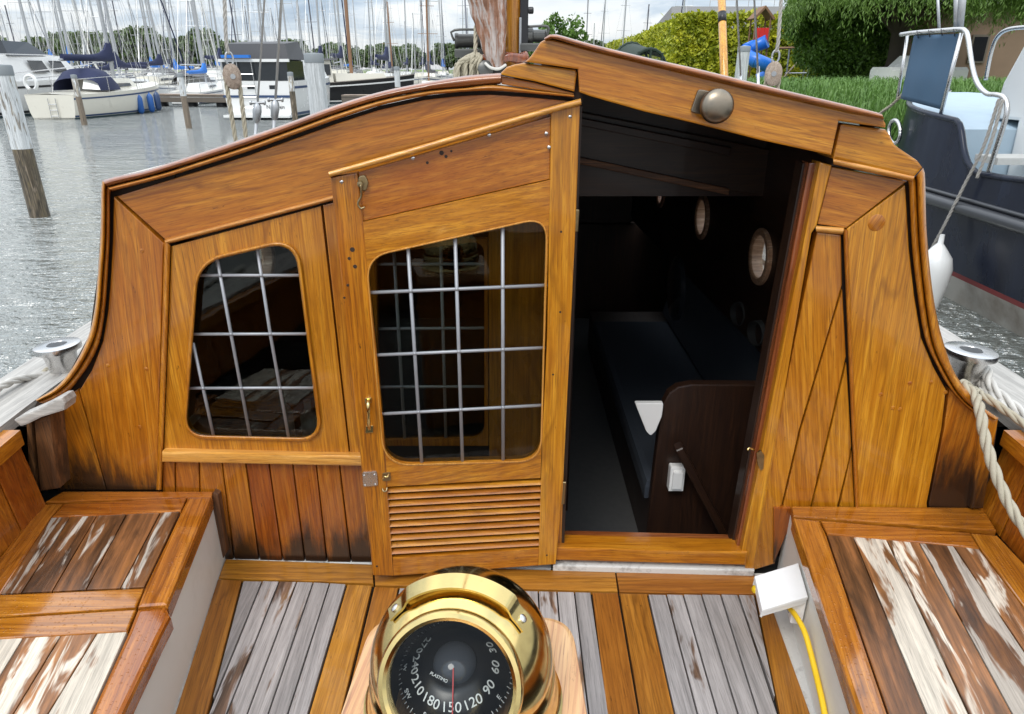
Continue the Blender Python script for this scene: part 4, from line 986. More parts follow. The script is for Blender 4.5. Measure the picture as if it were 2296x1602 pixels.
sail = thing('furled_sail', 'tan and pale grey furled sail hanging in folds beside the mast', 'sail', onY(1110, 148, YM - .28))
YS = YM - .30
lobes('sail_bundle', cat([onY(1112, 152, YS), onY(1110, 110, YS), onY(1104, 50, YS), onY(1096, 0, YS), onY(1080, -120, YS), onY(1062, -260, YS)], 60),
      lambda f: .045 + .062 * min(1, f * 1.9) ** .8 + .05 * f, 5, .16, 'sail', sail)
V, Fc = tube_data(cat([onY(1088, 142, YS - .07), onY(1100, 152, YS - .10), onY(1118, 155, YS - .10), onY(1134, 146, YS - .07)], 14), .009, 8); mk('white_strap', V, Fc, 'rope_white', sail, True)
jaw = lobes('gaff_jaw', cat([onY(1078, 140, YS + .05), onY(1090, 132, YS + .02), onY(1110, 135, YS), onY(1140, 128, YS), onY(1166, 132, YS + .02), onY(1176, 128, YS + .05)], 24), lambda f: .026 + .012 * abs(2 * f - 1) ** 2, 2, .1, 'teak_red', sail, 20)
coil = thing('rope_coil', 'thick bundle of beige rope coiled on the port side of the mast', 'rope', onY(1045, 165, YM - .25))
YC = YM - .28
for k in range(13):
    f = k / 12; x0 = 1022 + 52 * f; dy = random.uniform(-4, 4)
    rope('rope_loop', [onY(1062 + 10 * f, 120 + 6 * abs(f - .5), YC + .05 * math.sin(k)), onY(x0 + 14 - 10 * f, 133 + dy, YC - .04 - .02 * math.cos(k * 2)), onY(x0, 150 + dy, YC - .06 * math.sin(k * 1.7)), onY(x0 + 2, 195, YC - .05 * math.cos(k))], .016, 'rope', coil)
rope('rope_tail', [onY(1067, 60, YC + .1), onY(1066, 110, YC), onY(1064, 190, YC)], .014, 'rope', coil)
lathe('rope_thimble', [(.0001, -.03), (.03, -.03), (.05, -.018), (.054, 0), (.05, .018), (.03, .03), (.0001, .03)], onY(1088, 155, YC - .05), (.2, -1, .2), 'winch', coil, 20)

# mooring ropes on the bollards
mr = thing('mooring_rope', 'beige mooring rope wound on the port bollard and led aft along the grey rail', 'rope', cL - UP * .1)
base = cL - aL * .105
ring_ = [base + Vector((math.cos(a) * .062, math.sin(a) * .062, .012 * a / 6 - .01)) for a in np.linspace(.3, 2 * math.pi * 1.55, 26)]
rope('rope_turns', ring_, .0115, 'rope', mr)
rope('rope_lead', [base + Vector((-.055, -.02, 0)), Vector((-1.55, 1.92, 1.21)), Vector((-1.56, 1.6, 1.20)), Vector((-1.52, 1.0, 1.20)), Vector((-1.45, .3, 1.20))], .0125, 'rope_white', mr)
rope('rope_lead', [base + Vector((.05, .03, .02)), Vector((-1.40, 2.25, 1.22)), Vector((-1.34, 2.6, 1.25)), Vector((-1.25, 3.2, 1.30))], .0115, 'rope_white', mr)
mr2 = thing('mooring_rope', 'thick white mooring ropes made fast to the starboard bollard and led aft', 'rope', cR - UP * .1)
base = cR - aR * .115
rope('rope_turns', [base + Vector((math.cos(a) * .066, math.sin(a) * .066, .014 * a / 6 - .01)) for a in np.linspace(0, 2 * math.pi * 1.3, 22)], .012, 'rope_white', mr2)
rope('rope_lead', [base + Vector((.06, .02, .02)), fit(2235, 900, 2.05), fit(2296, 962, 1.96), fit(2420, 1080, 1.8)], .017, 'rope_white', mr2)
rope('rope_lead', [base + Vector((.07, .0, .05)), fit(2225, 868, 2.08), fit(2296, 930, 1.98), fit(2420, 1030, 1.84)], .015, 'rope_white', mr2)
rope('rope_lead', [base + Vector((.0, -.06, .01)), fit(2205, 888, 1.95), fit(2250, 918, 1.92), fit(2310, 962, 1.88), fit(2430, 1060, 1.75)], .0115, 'rope', mr2)
hr = thing('hanging_rope', 'beige twisted rope hanging over the starboard cap into the cockpit', 'rope', fit(2296, 1170, 1.70))
rope('rope_length', [base + Vector((-.02, -.065, .02)), fit(2160, 862, 1.93), fit(2186, 888, 1.86), fit(2197, 920, 1.80), fit(2208, 980, 1.76), fit(2228, 1050, 1.72), fit(2262, 1130, 1.68), fit(2300, 1190, 1.63), fit(2350, 1270, 1.58)], .0135, 'rope', hr)

# compass on its board
cc = EYE + ray(1037, 1480) * .86; CR = .113
comp = thing('brass_compass', 'polished brass domed ship compass with black dial on a pale wooden board', 'compass', (cc.x, cc.y, 1.325))
bx0, bx1, by0, by1 = -.222, .098, .47, .796
prism('wooden_board', [Vector((p.x, p.y, 1.355)) for p in round_poly([(bx0 - .004, by0), (bx1 + .004, by0), (bx1 - .01, by1), (bx0 + .016, by1)], .05, 8)], UP, .03, 'board_base', comp, .008, (.15, 1, 0))
ax = Vector((-.10, -.88, .46)).normalized()
rf = math.radians(43)
pr = [(CR * math.sin(a), CR * math.cos(a)) for a in np.linspace(rf, math.pi - .02, 30)]
hood = lathe('hood', pr, cc, ax, 'brass', comp, 64)
pri = [(CR * .965 * math.sin(a), CR * .965 * math.cos(a)) for a in np.linspace(rf, math.pi - .02, 16)]
lathe('hood_lining', pri, cc, ax, 'card_black', hood, 40)
def open_front(lo):   # open the aperture: drop the front cap face
    bm = bmesh.new(); bm.from_mesh(lo.data); big = [f for f in bm.faces if len(f.verts) > 8 and (f.calc_center_median() + origin_of(lo.parent) - cc).dot(ax) > 0]
    bmesh.ops.delete(bm, geom=big, context='FACES_ONLY'); bm.to_mesh(lo.data); bm.free()
open_front(hood); open_front(hood.children[0])
rr_, rd = CR * math.sin(rf), CR * math.cos(rf)
lathe('rim', [(rr_ + .004, -.012), (rr_ + .0065, -.006), (rr_ + .0065, .002), (rr_ + .004, .0065), (rr_ - .001, .0075), (rr_ - .005, .005), (rr_ - .0065, 0), (rr_ - .006, -.010)], cc + ax * rd, ax, 'brass', comp, 64, caps=False)
dg_ = lathe('dial_glass', [(rr_ - .005, -.004), (rr_ * .5, -.004), (.0001, -.004)], cc + ax * rd, ax, 'glass_clear', comp, 40)
open_front(dg_)
lathe('base_flange', [(.125, 1.355), (.126, 1.361), (.121, 1.365), (.118, 1.372), (.1165, 1.385), (.1155, 1.41), (.112, 1.418)], (cc.x, cc.y, 0), UP, 'brass', comp, 64, caps=False)
# strap handle over the hood
u2 = (UP - ax * UP.dot(ax)).normalized(); v2 = ax.cross(u2)
V, Fc = [], []; psis = np.linspace(-53, 53, 41)
for ps in psis:
    e = abs(ps); rad = CR * (1.012 if e > 41 else (1.012 + .055 * min(1, (41 - e) / 6)))
    a = R(ps)
    for phi, th in ((R(57), .0), (R(69), .0), (R(69), .003), (R(57), .003)):
        V.append(cc + (ax * math.cos(phi) + (u2 * math.cos(a) + v2 * math.sin(a)) * math.sin(phi)) * (rad + th))
for i in range(len(psis) - 1):
    for k in range(4): a, b = i * 4 + k, i * 4 + (k + 1) % 4; Fc.append((a, b, b + 4, a + 4))
Fc += [(0, 1, 2, 3), tuple(range(len(V) - 4, len(V)))]
bm = bmesh.new(); vs = [bm.verts.new(v) for v in V]
for f in Fc: bm.faces.new([vs[i] for i in f])
strap = sharp(bm_obj('strap_handle', bm, 'brass', comp, True), 40)
for ps in (-47, 47):
    a = R(ps); d = (ax * math.cos(R(63)) + (u2 * math.cos(a) + v2 * math.sin(a)) * math.sin(R(63))).normalized()
    lathe('screw', [(.0052, 0), (.0052, .002), (.003, .0032), (.0001, .0034)], cc + d * (CR * 1.012 + .002), d, 'steel', strap, 14)
# card with its figures, swung a little towards the helmsman
KU = Vector((0, -.30, .954)).normalized(); KX = Vector((1, 0, 0)); KY = KU.cross(KX)
kc = cc + Vector((-.008, -.010, -.001)); kr = .058
bowl = lathe('compass_bowl', [(.0001, -.03), (.03, -.022), (kr + .010, -.016), (kr + .005, -.011), (kr, -.006), (kr - .018, .010), (.03, .0105), (.0001, .0105)], kc, KU, 'card_black', comp, 48)
lathe('card_dome', [(.027 * math.cos(a) + .0001, .027 * math.sin(a) * .7) for a in np.linspace(0, math.pi / 2, 10)], kc + KU * .011, KU, 'smoke_dome', comp, 32)
labels = {-2: '210', -1: '180', 0: '150', 1: '120', 2: '90', 3: '60', -3: '240', 4: '30', -4: '270'}
letters = {-1: 'S', 2: 'E', -2: 'SW', -3: 'W'}
def kdir(k): a = R(-92 + k * 30); r_ = KX * math.cos(a) + KY * math.sin(a); return r_, KU.cross(r_)
for k, s_ in labels.items():
    rad_, tan_ = kdir(k); yd = (KU * .664 - rad_ * .747).normalized(); nn_ = tan_.cross(yd)
    text_mesh('figures', s_, .0165, 'print_white', bowl, kc + rad_ * (kr - .009) + KU * .002 + nn_ * .0012, tan_, yd)
    if k in letters: text_mesh('letters', letters[k], .0085, 'print_white', bowl, kc + rad_ * (kr + .0042) - KU * .0085 + nn_ * .0022, tan_, yd)
V, Fc = [], []
for k in range(72):
    rad_, tan_ = kdir(k / 6); ln_ = .0062 if k % 3 == 0 else .0038; yd = (KU * .664 - rad_ * .747).normalized(); nn_ = tan_.cross(yd)
    p0_ = kc + rad_ * (kr + .0115) - KU * .0152 + nn_ * .0022; p1_ = p0_ + yd * ln_
    i0 = len(V); V += [p0_ - tan_ * .0005, p0_ + tan_ * .0005, p1_ + tan_ * .0005, p1_ - tan_ * .0005]; Fc.append((i0, i0 + 1, i0 + 2, i0 + 3))
mk('degree_ticks', V, Fc, 'print_white', bowl)
obox('lubber_line', kc + KU * .030 - KY * .016, kc - KY * (kr + .012) - KU * .008, .0014, .0012, 'print_red', bowl, KU, 0)
text_mesh('maker_mark', 'PLASTIMO', .0052, 'print_white', bowl, kc - KX * .017 - KY * .024 + KU * .0235, KX - KY * .5, KY + KX * .5)

# socket box and yellow cable on the starboard bench side
def onP(px, py, off=0.):                       # the white locker side, off towards the cockpit
    d = ray(px, py); q = br0 + brn * off; return EYE + d * ((q - EYE).dot(brn) / d.dot(brn))
ctr = onP(1806, 1330, .0)
dd = (br1 - br0).normalized()
hz = [onP(1790, 1262, .004), onP(1812, 1338, .004)]          # hinge side of the lid, on the locker
lid = [fit(1692, 1292, 1.0), hz[0], hz[1], fit(1709, 1368, 1.0)]
zl = (hz[0].z + hz[1].z) / 2 + .012
lid[0] = onZ(1692, 1292, zl); lid[3] = onZ(1709, 1368, zl)
lid_n = (lid[1] - lid[0]).cross(lid[3] - lid[0]).normalized()
if lid_n.z < 0: lid_n = -lid_n
sock = thing('socket_box', 'white weatherproof socket box with raised lid on the locker side', 'socket box', ctr - UP * .05)
prism('lid', lid, lid_n, .010, 'white_plastic', sock, .003)
for i in (0, 2, 3):
    a, b = lid[i], lid[(i + 1) % 4]; ins_ = (sum(lid, Vector()) / 4 - (a + b) / 2).normalized() * .003
    prism('lid_wall', [a + ins_ - lid_n * .011, b + ins_ - lid_n * .011, b + ins_ - lid_n * .026, a + ins_ - lid_n * .026], -ins_.normalized(), .003, 'white_plastic', sock, 0)
bc = (hz[0] + hz[1]) / 2 - UP * .055
for nm, half, z0, z1, o0, o1, mt_ in (('back_box', .060, -.045, .040, .0, .030, 'white_plastic'), ('socket_face', .040, -.030, .022, .030, .035, 'galv')):
    fr = [bc + dd * a + UP * z + brn * o1 for a, z in ((-half, z1), (half, z1), (half, z0), (-half, z0))]
    prism(nm, fr, brn, o1 - o0, mt_, sock, .004)
cab = thing('yellow_cable', 'yellow power cable running from the white socket box along the floor edge', 'cable', onZ(1850, 1601, ZF))
tube('plug', [bc + brn * .034 - UP * .004, bc + brn * .075 - UP * .008, onZ(1694, 1322, zl - .02)], .011, 'yellow', cab, 10)
tube('cable_length', [bc + brn * .05 - UP * .006, onP(1760, 1352, .045), onP(1782, 1378, .03), onP(1803, 1415, .018), onP(1817, 1462, .012), onP(1829, 1510, .009), onP(1842, 1565, .009), onP(1853, 1620, .009), onP(1875, 1720, .009)], .0072, 'yellow', cab, 10, 60)

# cushions and small things inside
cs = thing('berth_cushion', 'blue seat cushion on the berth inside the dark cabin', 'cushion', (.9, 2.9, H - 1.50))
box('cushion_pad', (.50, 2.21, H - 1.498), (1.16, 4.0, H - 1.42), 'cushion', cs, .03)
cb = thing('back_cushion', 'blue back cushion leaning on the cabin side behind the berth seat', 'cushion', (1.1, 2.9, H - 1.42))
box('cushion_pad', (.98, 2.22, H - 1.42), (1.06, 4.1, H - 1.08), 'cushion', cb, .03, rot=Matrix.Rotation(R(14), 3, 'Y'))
sk2 = thing('wall_socket', 'small white wall socket on the dark berth end inside the cabin', 'socket', onY(1522, 1075, 2.12))
c = onY(1518, 1075, 2.125)
box('cover', tuple(c - Vector((.026, 0, .05))), tuple(c + Vector((.026, .034, .05))), 'white_plastic', sk2, .008)
box('face', tuple(c - Vector((.017, .010, .036))), tuple(c + Vector((.017, .002, .036))), 'white_plastic', sk2, .006)
tri = thing('corner_bracket', 'glossy white triangular corner plate beside the dark berth end', 'bracket', onY(1458, 975, 2.13))
prism('plate', [onY(*p, 2.13) for p in round_poly([(1424, 905), (1488, 905), (1484, 935), (1470, 968), (1459, 978), (1449, 968)], 4, 2)], -YA, .02, 'white_plastic', tri, .003)
for x, h_, mt_, lb in ((-.74, .17, 'white_dirty', 'pale label bottle on the counter behind the leaded window'), (-.66, .15, 'rail_grey', 'short grey bottle on the counter behind the leaded window'), (-.60, .13, 'yellow', 'small yellow topped jar on the counter behind the leaded window')):
    bt_ = lathe('bottle', [(.026, 0), (.028, .004), (.028, h_ * .65), (.012, h_ * .82), (.012, h_), (.0001, h_)], (x, 2.0, .966), UP, mt_, None, 16); tag(bt_, lb, 'bottle')
# ================================================================== the harbour
wt = mk('water', [(-3000, -800, 0), (3000, -800, 0), (3000, 5000, 0), (-3000, 5000, 0)], [(0, 1, 2, 3)], 'water'); tag(wt, kind='structure')
M['gel'] = plain('white_gelcoat', (.74, .74, .72), .25, 0, .05, 3, coat=.3)
M['gel_cream'] = plain('cream_gelcoat', (.68, .65, .56), .3, 0, .08, 3, coat=.3)
M['navy'] = plain('navy_canvas', (.012, .018, .06), .8, 0, .2, 8)
M['blue'] = plain('bright_blue_canvas', (.02, .16, .55), .7, 0, .15, 8)
M['fender_blue'] = plain('blue_fender', (.02, .10, .33), .4, 0, .15, 8)
M['grey_canvas'] = plain('grey_canvas', (.10, .10, .105), .85, 0, .15, 8)
M['alu'] = plain('aluminium_spar', (.42, .43, .44), .4, .5, .12, 4)
M['alu_dark'] = plain('dark_spar', (.10, .10, .12), .4, .3, .12, 4)
M['spar_wood'] = plain('brown_spar', (.24, .13, .07), .5, 0, .2, 6)
M['winglass'] = plain('dark_window', (.02, .024, .028), .08, 0, .1, 6)
M['stripe_blue'] = plain('blue_stripe', (.03, .06, .14), .3, 0, .05, 4)
M['antifoul'] = plain('dark_bottom_paint', (.02, .05, .06), .6, 0, .1, 4)
M['blackhull'] = plain('black_hull', (.012, .012, .013), .3, 0, .1, 3, coat=.3)
M['pile_wood'] = weathered('wet_pile_wood', (.24, .19, .14), (.10, .08, .055), -.08, 0)
M['pile_white'] = weathered('flaking_white_paint', (.62, .64, .64), (.30, .27, .23), -.16, 0)
M['pile_cap'] = plain('grey_pile_cap', (.20, .22, .23), .6, 0, .2, 12)
M['jetty'] = plain('jetty_timber', (.13, .11, .09), .85, 0, .3, 8)

def bmjoin(): return bmesh.new()
def loc_mesh(name, V, Fc, mat, parent, smooth=False):
    V, Fc = used_only(V, Fc)
    me = bpy.data.meshes.new(name); me.from_pydata([tuple(v) for v in V], [], Fc); me.update()
    if smooth: me.polygons.foreach_set('use_smooth', [True] * len(me.polygons)); me.set_sharp_from_angle(angle=R(45))
    add_gc(me, (0, 1, 0)); return put(name, me, mat, parent)
def hull_lines(L, Bm, Hs, Hb, tw=.72, n=16):
    out = []
    for i in range(n):
        s = i / (n - 1)
        b = Bm / 2 * (tw + (1 - tw) * math.sin(min(1, s / .45) * math.pi / 2)) if s < .45 else Bm / 2 * (1 - ((s - .45) / .55) ** 2.3)
        out.append((s, max(b, .02), Hs + (Hb - Hs) * s ** 1.6))
    return out
def add_hull(parent, L, Bm, Hs, Hb, mat, stripe='stripe_blue', tw=.72, deck='gel_cream', rake=.5, name='hull'):
    ln_ = hull_lines(L, Bm, Hs, Hb, tw); V, Fc = [], []; lev = [(1.0, 1.0), (.985, .78), (.965, .6), (.93, .3), (.86, .06), (.80, -.12)]
    for s, b, h in ln_:
        y = s * L
        half = [(b * k, y + (rake * (f - 1) * s ** 6 * 1.4) - (.25 * (1 - f) * (1 - s) ** 8 if 0 else 0), h * f) for k, f in lev]
        V += [(-x, yy, z) for x, yy, z in half] + half[::-1]
    w = 12; n = len(ln_)
    for i in range(n - 1):
        for k in range(w - 1): a = i * w + k; Fc.append((a, a + w, a + w + 1, a + 1))
    Fc.append(tuple(range(w))); Fc.append(tuple(range((n - 1) * w, n * w))[::-1])
    h = loc_mesh(name, V, Fc, mat, parent, True)
    V, Fc = [], []                                       # deck
    for s, b, hh in ln_: V += [(-b * .985, s * L - .01, hh - .02), (0, s * L - .01, hh + .05), (b * .985, s * L - .01, hh - .02)]
    for i in range(n - 1): Fc += [(3 * i, 3 * i + 1, 3 * i + 4, 3 * i + 3), (3 * i + 1, 3 * i + 2, 3 * i + 5, 3 * i + 4)]
    loc_mesh('deck', V, Fc, deck, parent)
    for f0, f1, mt_ in ((.80, .86, stripe), (.09, .16, stripe), (-.06, .07, 'antifoul')):
        V, Fc = [], []
        for s, b, hh in ln_:
            y = s * L; wd = lambda f: np.interp(f, [-.12, .06, .3, .6, .78, 1], [.80, .86, .93, .965, .985, 1.0])
            for sg in (-1, 1):
                for f in (f0, f1): V.append((sg * (b * wd(f) + .012), y + rake * (f - 1) * s ** 6 * 1.4 + .012 * s ** 6, hh * f))
        for i in range(n - 1):
            for o in (0, 2): Fc.append((4 * i + o, 4 * i + o + 1, 4 * i + o + 5, 4 * i + o + 4))
        for o in (0, (n - 1) * 4): Fc.append((o, o + 1, o + 3, o + 2)) if f0 < 0 else None
        loc_mesh('hull_stripe', V, Fc, mt_, parent)
    return h
def loft(name, secs, mat, parent, smooth=False):
    """secs: list of rings with equal counts"""
    V = [p for r in secs for p in r]; k = len(secs[0]); Fc = []
    for i in range(len(secs) - 1):
        for j in range(k): Fc.append((i * k + j, i * k + (j + 1) % k, (i + 1) * k + (j + 1) % k, (i + 1) * k + j))
    Fc += [tuple(range(k))[::-1], tuple(range((len(secs) - 1) * k, len(secs) * k))]
    bm = bmesh.new(); vs = [bm.verts.new(v) for v in V]
    for f in Fc:
        try: bm.faces.new([vs[i] for i in f])
        except ValueError: pass
    bmesh.ops.recalc_face_normals(bm, faces=bm.faces); me = bpy.data.meshes.new(name); bm.to_mesh(me); bm.free(); add_gc(me, (0, 1, 0))
    if smooth: me.polygons.foreach_set('use_smooth', [True] * len(me.polygons)); me.set_sharp_from_angle(angle=R(40))
    return put(name, me, mat, parent)
def tubes_local(name, paths, r, mat, parent, seg=5):
    V, Fc = [], []
    for p in paths:
        v, f = tube_data([Vector(q) for q in p], r, seg, len(V)); V += v; Fc += f
    return loc_mesh(name, V, Fc, mat, parent, True)
def trap(y0, y1, w0, w1, z0, z1, tw=.82, r0=.0, r1=.0):
    """deckhouse sections: bottom width w, top narrower, ends raked by r"""
    return [[(-w0 / 2, y0, z0), (w0 / 2, y0, z0), (w0 * tw / 2, y0 + r0, z1), (-w0 * tw / 2, y0 + r0, z1)], [(-w1 / 2, y1, z0), (w1 / 2, y1, z0), (w1 * tw / 2, y1 - r1, z1), (-w1 * tw / 2, y1 - r1, z1)]]
def yacht(label, L=9.5, Bm=3.1, hull='gel', cover='navy', mastm='alu', mh=12.5, furl=None, dodger=None, group='yachts in the far marina', name='sailing_yacht', detail=False, stripe='stripe_blue', Hs=1.0, Hb=1.35):
    r = thing(name, label, 'sailboat', group=group)
    add_hull(r, L, Bm, Hs, Hb, hull, stripe)
    zc = (Hs + Hb) / 2
    loft('deckhouse', trap(L * .33, L * .72, Bm * .58, Bm * .36, Hs * .95, zc + .42, .8, .1, .9), hull, r)
    for s in (-1, 1):
        loc_mesh('cabin_window', [(s * (Bm * .275), L * .37, Hs + .22), (s * (Bm * .205), L * .60, Hs + .26), (s * (Bm * .195), L * .59, Hs + .40), (s * (Bm * .258), L * .38, Hs + .40)], [(0, 1, 2, 3)], 'winglass', r)
    my = L * .56
    mast = loft('mast', [[(.085 * math.cos(a), my + .11 * math.sin(a), z) for a in np.linspace(0, 2 * math.pi, 9)[:-1]] for z in (zc + .3, mh * .6, mh)], mastm, r, True)
    tubes_local('spreader', [[(-.85, my - .15, mh * .55), (0, my, mh * .55), (.85, my - .15, mh * .55)], [(-.6, my - .1, mh * .78), (0, my, mh * .78), (.6, my - .1, mh * .78)]], .028, mastm, mast)
    boom = tubes_local('boom', [[(0, my - .1, zc + 1.35), (0, L * .14, zc + 1.25)]], .06, mastm, r, 8)
    if cover:
        secs = []
        for f in np.linspace(0, 1, 9):
            y = my + .10 - (my - L * .15) * f; rr = .17 + .10 * (1 - f); hgt = .15 + .85 * math.exp(-f * 9)
            secs.append([(rr * .62 * math.cos(a), y, zc + 1.36 + (hgt if math.sin(a) > 0 else .16) * math.sin(a)) for a in np.linspace(0, 2 * math.pi, 11)[:-1]])
        loft('sail_cover', secs, cover, r, True)
    rg = [[(0, L * .97, Hb + .05), (0, my, mh - .1)], [(0, L * .03, Hs), (0, my, mh)]]
    for s in (-1, 1): rg += [[(s * Bm * .46, my - .1, Hs + .1), (s * .85, my - .15, mh * .55), (s * .05, my, mh * .95)], [(s * Bm * .46, my - .3, Hs + .1), (0, my, mh * .54)]]
    tubes_local('rigging', rg, .010, 'wire', r, 4)
    rail = [[(s * Bm * .46 * q, L * f, Hs + .62 + (Hb - Hs) * f) for f, q in ((.03, .8), (.25, .97), (.5, 1.), (.75, .8), (.95, .2))] for s in (-1, 1)]
    st_ = [[(s * Bm * .46 * q, L * f, Hs + (Hb - Hs) * f * f), (s * Bm * .46 * q, L * f, Hs + .62 + (Hb - Hs) * f)] for s in (-1, 1) for f, q in ((.03, .8), (.25, .97), (.5, 1.), (.75, .8), (.93, .25))]
    tubes_local('guard_rail', rail + st_, .016, 'steel', r, 5)
    if furl:
        V, Fc = tube_data([Vector((0, L * .965, Hb + .5)), Vector((0, L * .93 - (L * .93 - my) * .15, mh * .2)), Vector((0, my + .12, mh * .93))], lambda f: .085 - .05 * f, 8); loc_mesh('furled_jib', V, Fc, furl, r, True)
    if dodger:
        secs = []
        for y, hgt, w in ((L * .22, .55, .74), (L * .27, .98, .76), (L * .36, 1.0, .7), (L * .43, .35, .62)):
            secs.append([(Bm * w * .5 * math.cos(a), y, Hs + .12 + hgt * max(0, math.sin(a)) ** .6) for a in np.linspace(0, math.pi, 9)])
        V = [p for q in secs for p in q]; Fc = [(i * 9 + j, i * 9 + j + 1, i * 9 + j + 10, i * 9 + j + 9) for i in range(3) for j in range(8)]
        loc_mesh('sprayhood', V, Fc, dodger, r, True)
    return r
protos = [
    (yacht('white yacht with navy blue sail cover moored in the far marina'), 5),
    (yacht('white yacht with bright blue sail cover moored in the far marina', cover='blue', L=8.6, Bm=2.9, mh=11.5, stripe='stripe_blue'), 4),
    (yacht('cream yacht with navy furled jib moored in the far marina', hull='gel_cream', furl='navy', cover='navy', mh=14, L=10.5, Bm=3.3), 4),
    (yacht('white yacht with bare boom and grey sprayhood moored in the far marina', cover=None, dodger='grey_canvas', mh=13, furl='gel'), 4),
    (yacht('navy hulled yacht with dark mast moored in the far marina', hull='stripe_blue', mastm='alu_dark', mh=12.8, cover='grey_canvas', stripe='gel'), 2),
    (yacht('cream yacht with brown wooden mast moored in the far marina', mastm='spar_wood', hull='gel_cream', mh=11, cover='grey_canvas', stripe='antifoul'), 1)]
pool = [i for i, (_, w) in enumerate(protos) for _ in range(w)]
used_p = set(); rr2 = random.Random(11)
def place_yacht(i, x, y, rz, sc=1.0, zs=1.0):
    o = protos[i][0] if i not in used_p else copy_tree(protos[i][0]); used_p.add(i)
    o.location = (x, y, 0); o.rotation_euler = (R(rr2.uniform(-1.2, 1.2)), R(rr2.uniform(-1.5, 1.5)), rz); o.scale = (sc, sc, sc * zs); return o
rows = [(47, 4.6, -.66, -.42), (56, 4.3, -.70, -.07), (70, 4.2, -.72, -.06), (86, 4.4, -.73, -.06), (104, 4.6, -.73, -.05), (124, 5.0, -.73, -.04), (146, 5.6, -.72, -.03)]
for ri, (Yr, dx, f0, f1) in enumerate(rows):
    x = f0 * Yr + rr2.uniform(0, 2)
    while x < f1 * Yr:
        flip = rr2.random() < .5
        yo = place_yacht(rr2.choice(pool), x, Yr + rr2.uniform(-1.5, 1.5) + (9 if flip else 0), R(rr2.uniform(-5, 5)) + (math.pi if flip else 0), rr2.uniform(.9, 1.15), rr2.uniform(.8, 1.22))
        yo['label'] = yo['label'].split(' moored in')[0].split(', ')[0] + ', %s outward, in %s row of far marina' % ('bow' if flip else 'stern', ['front', 'second', 'third', 'fourth', 'fifth', 'sixth', 'rearmost'][ri])
        x += dx * rr2.uniform(.8, 1.25)
for px, Yr, zs in ((1306, 118, 1.0), (1327, 140, .85), (1353, 112, .9), (1389, 90, 1.0), (1449, 100, .78), (1504, 75, 1.0)):
    p = onY(px, 180, Yr); yo = place_yacht(rr2.choice(pool), p.x, Yr - 5, R(rr2.uniform(-8, 8)), 1, zs); yo['label'] = yo['label'].split(' moored in')[0].split(', ')[0] + ' whose mast rises left of the yellow hedge'

# ---- the nearer boats across the fairway
def pontoon(p0, p1, w, z, name, label, n):
    r = thing(name, label, 'jetty', ((p0[0] + p1[0]) / 2, (p0[1] + p1[1]) / 2, 0)); p0, p1 = Vector((*p0, z)), Vector((*p1, z)); d = (p1 - p0).normalized()
    obox('deck_edge', p0, p1, w, .12, 'jetty', r, UP, .01)
    obox('side_beam', p0 - UP * .22 - Vector((0, w * .46, 0)), p1 - UP * .22 - Vector((0, w * .46, 0)), .1, .28, 'jetty', r, UP, .01)
    L = (p1 - p0).length; k = int(L / .24)
    for i in range(min(k, 60)):
        c = p0 + d * (L * (i + .5) / min(k, 60)); s_ = L / min(k, 60) * .46
        obox('plank', c - d * s_ + UP * .075, c + d * s_ + UP * .075, w * 1.02, .03, 'block_wood', r, UP, 0)
    for i in range(n):
        c = p0 + d * (L * (i + .5) / n); lathe('float', [(.3, -.5), (.34, -.3), (.34, .1), (.3, .18)], (c.x, c.y, z - .42), UP, 'black', r, 12)
pontoon((-22.5, 45.5), (-14.6, 44.0), 1.2, .62, 'jetty', 'dark timber jetty behind the cream yacht with blue fenders', 4)
pontoon((-10.5, 46), (-1.5, 46), 1.2, .55, 'jetty', 'timber jetty in front of the white yachts beyond the big white pile', 5)

feat = yacht('cream white sailing yacht with navy boom cover, sprayhood and stern ladder beside a mooring pile', L=9.4, Bm=3.15, hull='gel_cream', cover='navy', dodger='navy', group=None, mh=13.5, Hs=1.05, Hb=1.45, name='sailing_yacht')
feat.location = (-20.7, 33.0, 0); feat.rotation_euler = (0, 0, R(-3))
tubes_local('stern_ladder', [[(-.05, -.06, .9), (-.05, -.08, .05)], [(.30, -.06, .9), (.30, -.08, .05)]] + [[(-.05, -.07, z), (.30, -.07, z)] for z in (.15, .4, .65)], .016, 'steel', feat, 5)
V, Fc = tube_data([Vector((-.62 + .26 * math.sin(a), -.08, 1.55 - .30 * math.cos(a))) for a in np.linspace(.5, 2 * math.pi - .5, 18)], .075, 8); loc_mesh('horseshoe_buoy', V, Fc, 'gel', feat, True)
loc_mesh('sprayhood_window', [(.30, 2.05, 1.25), (1.06, 2.2, 1.2), (.98, 2.45, 1.75), (.32, 2.35, 1.85)], [(0, 1, 2, 3)], 'gel', feat)
text_mesh('stern_name', 'Orion II', .20, 'stripe_blue', None, (0, 0, 0), XA, UP) if 0 else None
for i, (px, py) in enumerate(((314, 235), (338, 232), (353, 228))):
    p = onX(px, py, -18.95 + .22 * i)
    f_ = lathe('boat_fender', [(.02, -.46), (.10, -.42), (.155, -.3), (.155, .3), (.10, .42), (.04, .47), (.03, .52)], (0, 0, 0), UP, 'fender_blue' if i < 2 else 'stripe_blue', None, 14)
    f_.location = p; tag(f_, 'blue fender hanging on the side of the cream yacht' if i < 2 else 'dark slate fender nearest the bow of the cream yacht', 'fender', 'fenders of the cream yacht' if i < 2 else None)

